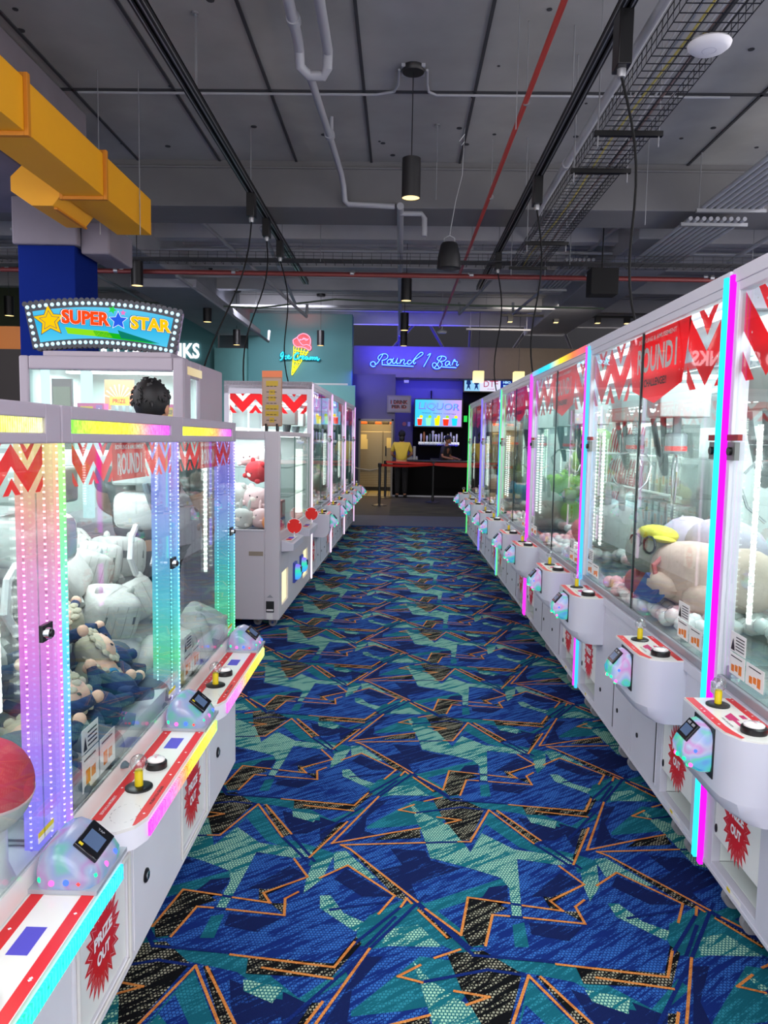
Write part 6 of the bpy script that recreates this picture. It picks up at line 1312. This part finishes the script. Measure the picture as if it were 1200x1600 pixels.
# belt barrier
def stanchion(x, y, lb):
    t = thing('stanchion', (x, y, 0), lb, 'stanchion')
    q = MB(); q.lathe([(.18, 0), (.18, .012), (.10, .035), (.04, .045)], (0, 0, 0), 28); q.build('base', blackm, t)
    q = MB(); q.cyl((0, 0, .04), (0, 0, .92), .032, n=18); q.build('post', blackm, t)
    q = MB(); q.lathe([(.04, 0), (.045, .02), (.045, .09), (.03, .10)], (0, 0, .90), 18); q.build('belt_head', blk, t)
sp = [(-.46, 18.0), (-.37, 20.4), (.84, 19.1), (2.3, 19.0)]
for (x, y), lb in zip(sp, ('black belt stanchion in front of the kitchen doorway', 'black belt stanchion just behind the first one', 'black belt stanchion before the middle of the bar', 'black belt stanchion hidden past the right row')): stanchion(x, y, lb)
belt = mat('red belt webbing', 'c42820', .6)
def belt_run(a, b, lb, z=.955, w=.028, c=belt):
    q = MB(); n = 8; pr = []
    for i in range(n + 1):
        s = i / n; pr.append((a[0] + (b[0] - a[0]) * s, a[1] + (b[1] - a[1]) * s, z - .03 * math.sin(math.pi * s)))
    for p, r in zip(pr, pr[1:]):
        q.poly([(p[0], p[1], p[2] - w), (r[0], r[1], r[2] - w), (r[0], r[1], r[2] + w), (p[0], p[1], p[2] + w)]); q.poly([(p[0], p[1] + .003, p[2] + w), (r[0], r[1] + .003, r[2] + w), (r[0], r[1] + .003, r[2] - w), (p[0], p[1] + .003, p[2] - w)])
    tag(q.build('belt', c, smooth=False), lb, 'belt')
belt_run((sp[0][0], 17.96), (sp[2][0], 19.06), 'red belt from the doorway stanchion to the middle stanchion'); belt_run((sp[2][0], 19.06), (sp[3][0], 18.96), 'red belt from the middle stanchion towards the right row'); belt_run((sp[1][0], 20.36), (2.4, 20.3), 'dim red belt close along the bar front', z=.96)
q = MB(); q.tube([(-1.28, 18.2, 1.0), (-1.0, 18.15, .86), (-.7, 18.08, .82), (-.49, 18.02, .86)], .012, 8); tag(q.build('rope', mat('pale rope', 'a8a090', .6)), 'pale sagging rope from the left wall to the first stanchion', 'rope')

# ================================================================== PEOPLE
def skin_obj(name, joints, edges, mats, parent=None, extra=None, loc=None, rz=0, sub=2):
    """joints {name: ((x,y,z), radius or (rx,ry))}; root is the first joint"""
    names = list(joints); idx = {n: i for i, n in enumerate(names)}
    me = bpy.data.meshes.new('skel'); me.from_pydata([joints[n][0] for n in names], [(idx[a], idx[b]) for a, b in edges], []); me.update()
    ob = bpy.data.objects.new('skel', me); COL.objects.link(ob); ob.modifiers.new('s', 'SKIN'); sk = me.skin_vertices[0].data
    for n in names:
        r = joints[n][1]; sk[idx[n]].radius = r if isinstance(r, tuple) else (r, r); sk[idx[n]].use_root = (n == names[0])
    sb = ob.modifiers.new('u', 'SUBSURF'); sb.levels = sub; sb.render_levels = sub
    bpy.context.view_layer.update(); ev = bpy.data.meshes.new_from_object(ob.evaluated_get(bpy.context.evaluated_depsgraph_get()))
    q = MB(); q.v = [v.co.copy() for v in ev.vertices]; q.f = [tuple(p.vertices) for p in ev.polygons]; q.m = [0] * len(q.f)
    bpy.data.objects.remove(ob); bpy.data.meshes.remove(me); bpy.data.meshes.remove(ev)
    if extra: extra(q)
    o = q.build(name, mats, parent)
    if loc: o.location = loc; o.rotation_euler = (0, 0, rz)
    return o
def person(label, loc, rz, H, arms, skin, hair, shirt, trousers, lean=0.0, cap=None, headtilt=0.0, hairlen=0.0):
    s = H / 1.75
    def L(x, y, z): return ((x * s, y * s, z * s))
    hip = .95; ly = lambda z: -lean * max(0, z - hip)      # forward (-y) lean above the hips
    J = {'pelvis': (L(0, 0, .95), (.15 * s, .11 * s)), 'waist': (L(0, ly(1.1), 1.10), (.135 * s, .10 * s)), 'chest': (L(0, ly(1.3), 1.32), (.165 * s, .115 * s)), 'neckb': (L(0, ly(1.45), 1.46), .06 * s), 'neck': (L(0, ly(1.5) - headtilt * .3, 1.52), .05 * s), 'head': (L(0, ly(1.58) - headtilt * .8, 1.58), .055 * s)}
    E = [('pelvis', 'waist'), ('waist', 'chest'), ('chest', 'neckb'), ('neckb', 'neck'), ('neck', 'head')]
    for k, sd in (('l', 1), ('r', -1)):
        J[k + 'hip'] = (L(sd * .09, 0, .88), .095 * s); J[k + 'knee'] = (L(sd * .10, -.01, .48), .06 * s); J[k + 'ank'] = (L(sd * .10, .02, .09), .042 * s); J[k + 'toe'] = (L(sd * .12, -.14, .03), .035 * s)
        E += [('pelvis', k + 'hip'), (k + 'hip', k + 'knee'), (k + 'knee', k + 'ank'), (k + 'ank', k + 'toe')]
        sh = (sd * .19, ly(1.42), 1.42); el, wr = arms[0 if sd == 1 else 1]
        J[k + 'sh'] = (L(*sh), .055 * s); J[k + 'el'] = (L(*el), .042 * s); J[k + 'wr'] = (L(*wr), .028 * s)
        d = (Vector(wr) - Vector(el)).normalized(); pm = Vector(wr) + d * .07; J[k + 'palm'] = (L(*pm), (.036 * s, .018 * s))
        E += [('chest', k + 'sh'), (k + 'sh', k + 'el'), (k + 'el', k + 'wr'), (k + 'wr', k + 'palm')]
    hc = Vector(L(0, ly(1.65) - headtilt, 1.655)); hh = .115 * s
    def extra(q):
        q.sph(hc, (.076 * s, .094 * s, hh), 24); q.sph(hc + Vector((0, -.098 * s, -.015 * s)), (.013 * s, .02 * s, .022 * s), 10)                                 # skull, nose
        for sd in (-1, 1):
            q.sph(hc + Vector((sd * .078 * s, .01 * s, -.01 * s)), (.010 * s, .02 * s, .032 * s), 10)
            q.sph(hc + Vector((sd * .03 * s, -.086 * s, .012 * s)), (.013 * s, .008 * s, .007 * s), 8, 1)
        q.sph(hc + Vector((0, -.088 * s, -.055 * s)), (.025 * s, .010 * s, .007 * s), 8, 2); q.sph(hc + Vector((0, -.06 * s, -.085 * s)), (.045 * s, .04 * s, .03 * s), 12)
        for k, sd in (('l', 1), ('r', -1)):
            el, wr = arms[0 if sd == 1 else 1]; d = (Vector(wr) - Vector(el)).normalized(); side = d.cross(Vector((0, 0, 1))).normalized() if abs(d.z) < .9 else Vector((0, 1, 0)); nm = d.cross(side)
            pm = Vector(wr) + d * .08
            for f, (off, ln) in enumerate(((-.027, .068), (-.009, .078), (.009, .073), (.027, .058))):
                b = pm + side * off; q.tube([(b + d * 0) * s, (b + d * ln * .5 + nm * .006) * s, (b + d * ln * .8 + nm * .022) * s, (b + d * ln * .95 + nm * .04) * s], [.0095 * s, .009 * s, .0085 * s, .006 * s], 8)
            th = Vector(wr) + d * .03 - side * .03; q.tube([th * s, (th + d * .03 - side * .018) * s, (th + d * .058 - side * .02 + nm * .012) * s], [.011 * s, .010 * s, .007 * s], 8)
    body = skin_obj('person', J, E, [skin, mat('dark eye', '1a1412', .3), mat('lip', '8c5048', .6)], None, extra)
    tag(body, label, 'person'); body.location = loc; body.rotation_euler = (0, 0, rz)
    T = {n: (J[n][0], (J[n][1][0] + .022 * s, J[n][1][1] + .022 * s) if isinstance(J[n][1], tuple) else J[n][1] + .018 * s) for n in ('chest', 'waist', 'pelvis', 'neckb', 'lsh', 'rsh')}
    T['neckb'] = (J['neckb'][0], .075 * s); TE = [('chest', 'waist'), ('waist', 'pelvis'), ('chest', 'neckb'), ('chest', 'lsh'), ('chest', 'rsh')]
    for k in 'lr':
        a, b = Vector(J[k + 'sh'][0]), Vector(J[k + 'el'][0]); T[k + 'sl'] = (tuple(a.lerp(b, .8)), .064 * s); TE.append((k + 'sh', k + 'sl'))
    skin_obj('shirt', T, TE, shirt, body)
    T = {'pelvis': (J['pelvis'][0], (.16 * s, .12 * s))}; TE = []
    for k in 'lr':
        for n, r in (('hip', .108), ('knee', .078), ('ank', .068)): T[k + n] = (J[k + n][0], r * s)
        TE += [('pelvis', k + 'hip'), (k + 'hip', k + 'knee'), (k + 'knee', k + 'ank')]
    skin_obj('trousers', T, TE, trousers, body)
    for k, sd in (('l', 1), ('r', -1)):
        q = MB(); q.sph((sd * .115 * s, -.07 * s, .045 * s), (.05 * s, .13 * s, .045 * s), 14, p=.8); q.build('shoe', blk, body)
    q = MB(); rg = random.Random(4)
    q.sph(hc + Vector((0, .018 * s, .028 * s)), (.088 * s, .100 * s, .108 * s), 26, jit=.02, seed=3)
    for i in range(60):
        a = rg.uniform(0, 6.28); e = rg.uniform(-.15, 1.35); d = Vector((math.cos(a) * math.cos(e), math.sin(a) * math.cos(e), math.sin(e)))
        if d.y < -.55 and d.z < .55: continue
        p = hc + Vector((0, .018 * s, .028 * s)) + Vector((d.x * .086, d.y * .098, d.z * .106)) * s; q.tube([p, p + (d * .004 + Vector((rg.uniform(-.01, .01), .004, -.012 if e < .9 else .004))) * s, p + (d * .007 + Vector((rg.uniform(-.012, .012), .006, -.024 if e < .9 else .006))) * s], [.010 * s, .008 * s, .001 * s], 5)
    if hairlen: q.sph(hc + Vector((0, .07 * s, -.08 * s)), (.075 * s, .045 * s, hairlen * s), 14)
    q.build('hair', hair, body)
    if cap:
        q = MB(); q.sph(hc + Vector((0, .01 * s, .05 * s)), (.095 * s, .106 * s, .085 * s), 22); q.sph(hc + Vector((0, -.13 * s, .035 * s)), (.06 * s, .07 * s, .010 * s), 14); q.build('cap', cap, body)
    return body
sk1 = mat('warm skin', 'c08a6c', .6); hair_m = mat('black hair', '0b090a', .55); 
person('person with short black hair in a dark shirt standing behind the low machine', (-1.30, 3.86, 0), math.pi - .15, 1.80,
       (((.27, -.1, 1.15), (.2, -.32, 1.05)), ((-.27, -.1, 1.15), (-.2, -.32, 1.05))), sk1, hair_m, mat('dark grey shirt', '23252a', .9), mat('dark trousers', '14151a', .9), lean=.1, headtilt=.05)
person('person in a yellow shirt and black cap leaning on the bar, seen from behind', (.05, 20.62, 0), math.pi, 1.76,
       (((.27, -.12, 1.15), (.12, -.30, 1.06)), ((-.27, -.12, 1.15), (-.12, -.30, 1.06))), sk1, hair_m, mat('mustard yellow shirt', 'd8bc48', .9, var=.1), mat('black trousers', '0e0e12', .9), lean=.12, cap=mat('black cap cloth', '0c0c10', .8), hairlen=.09)
person('person in dark clothes bending over the work behind the bar', (1.22, 22.0, 0), math.radians(60), 1.66,
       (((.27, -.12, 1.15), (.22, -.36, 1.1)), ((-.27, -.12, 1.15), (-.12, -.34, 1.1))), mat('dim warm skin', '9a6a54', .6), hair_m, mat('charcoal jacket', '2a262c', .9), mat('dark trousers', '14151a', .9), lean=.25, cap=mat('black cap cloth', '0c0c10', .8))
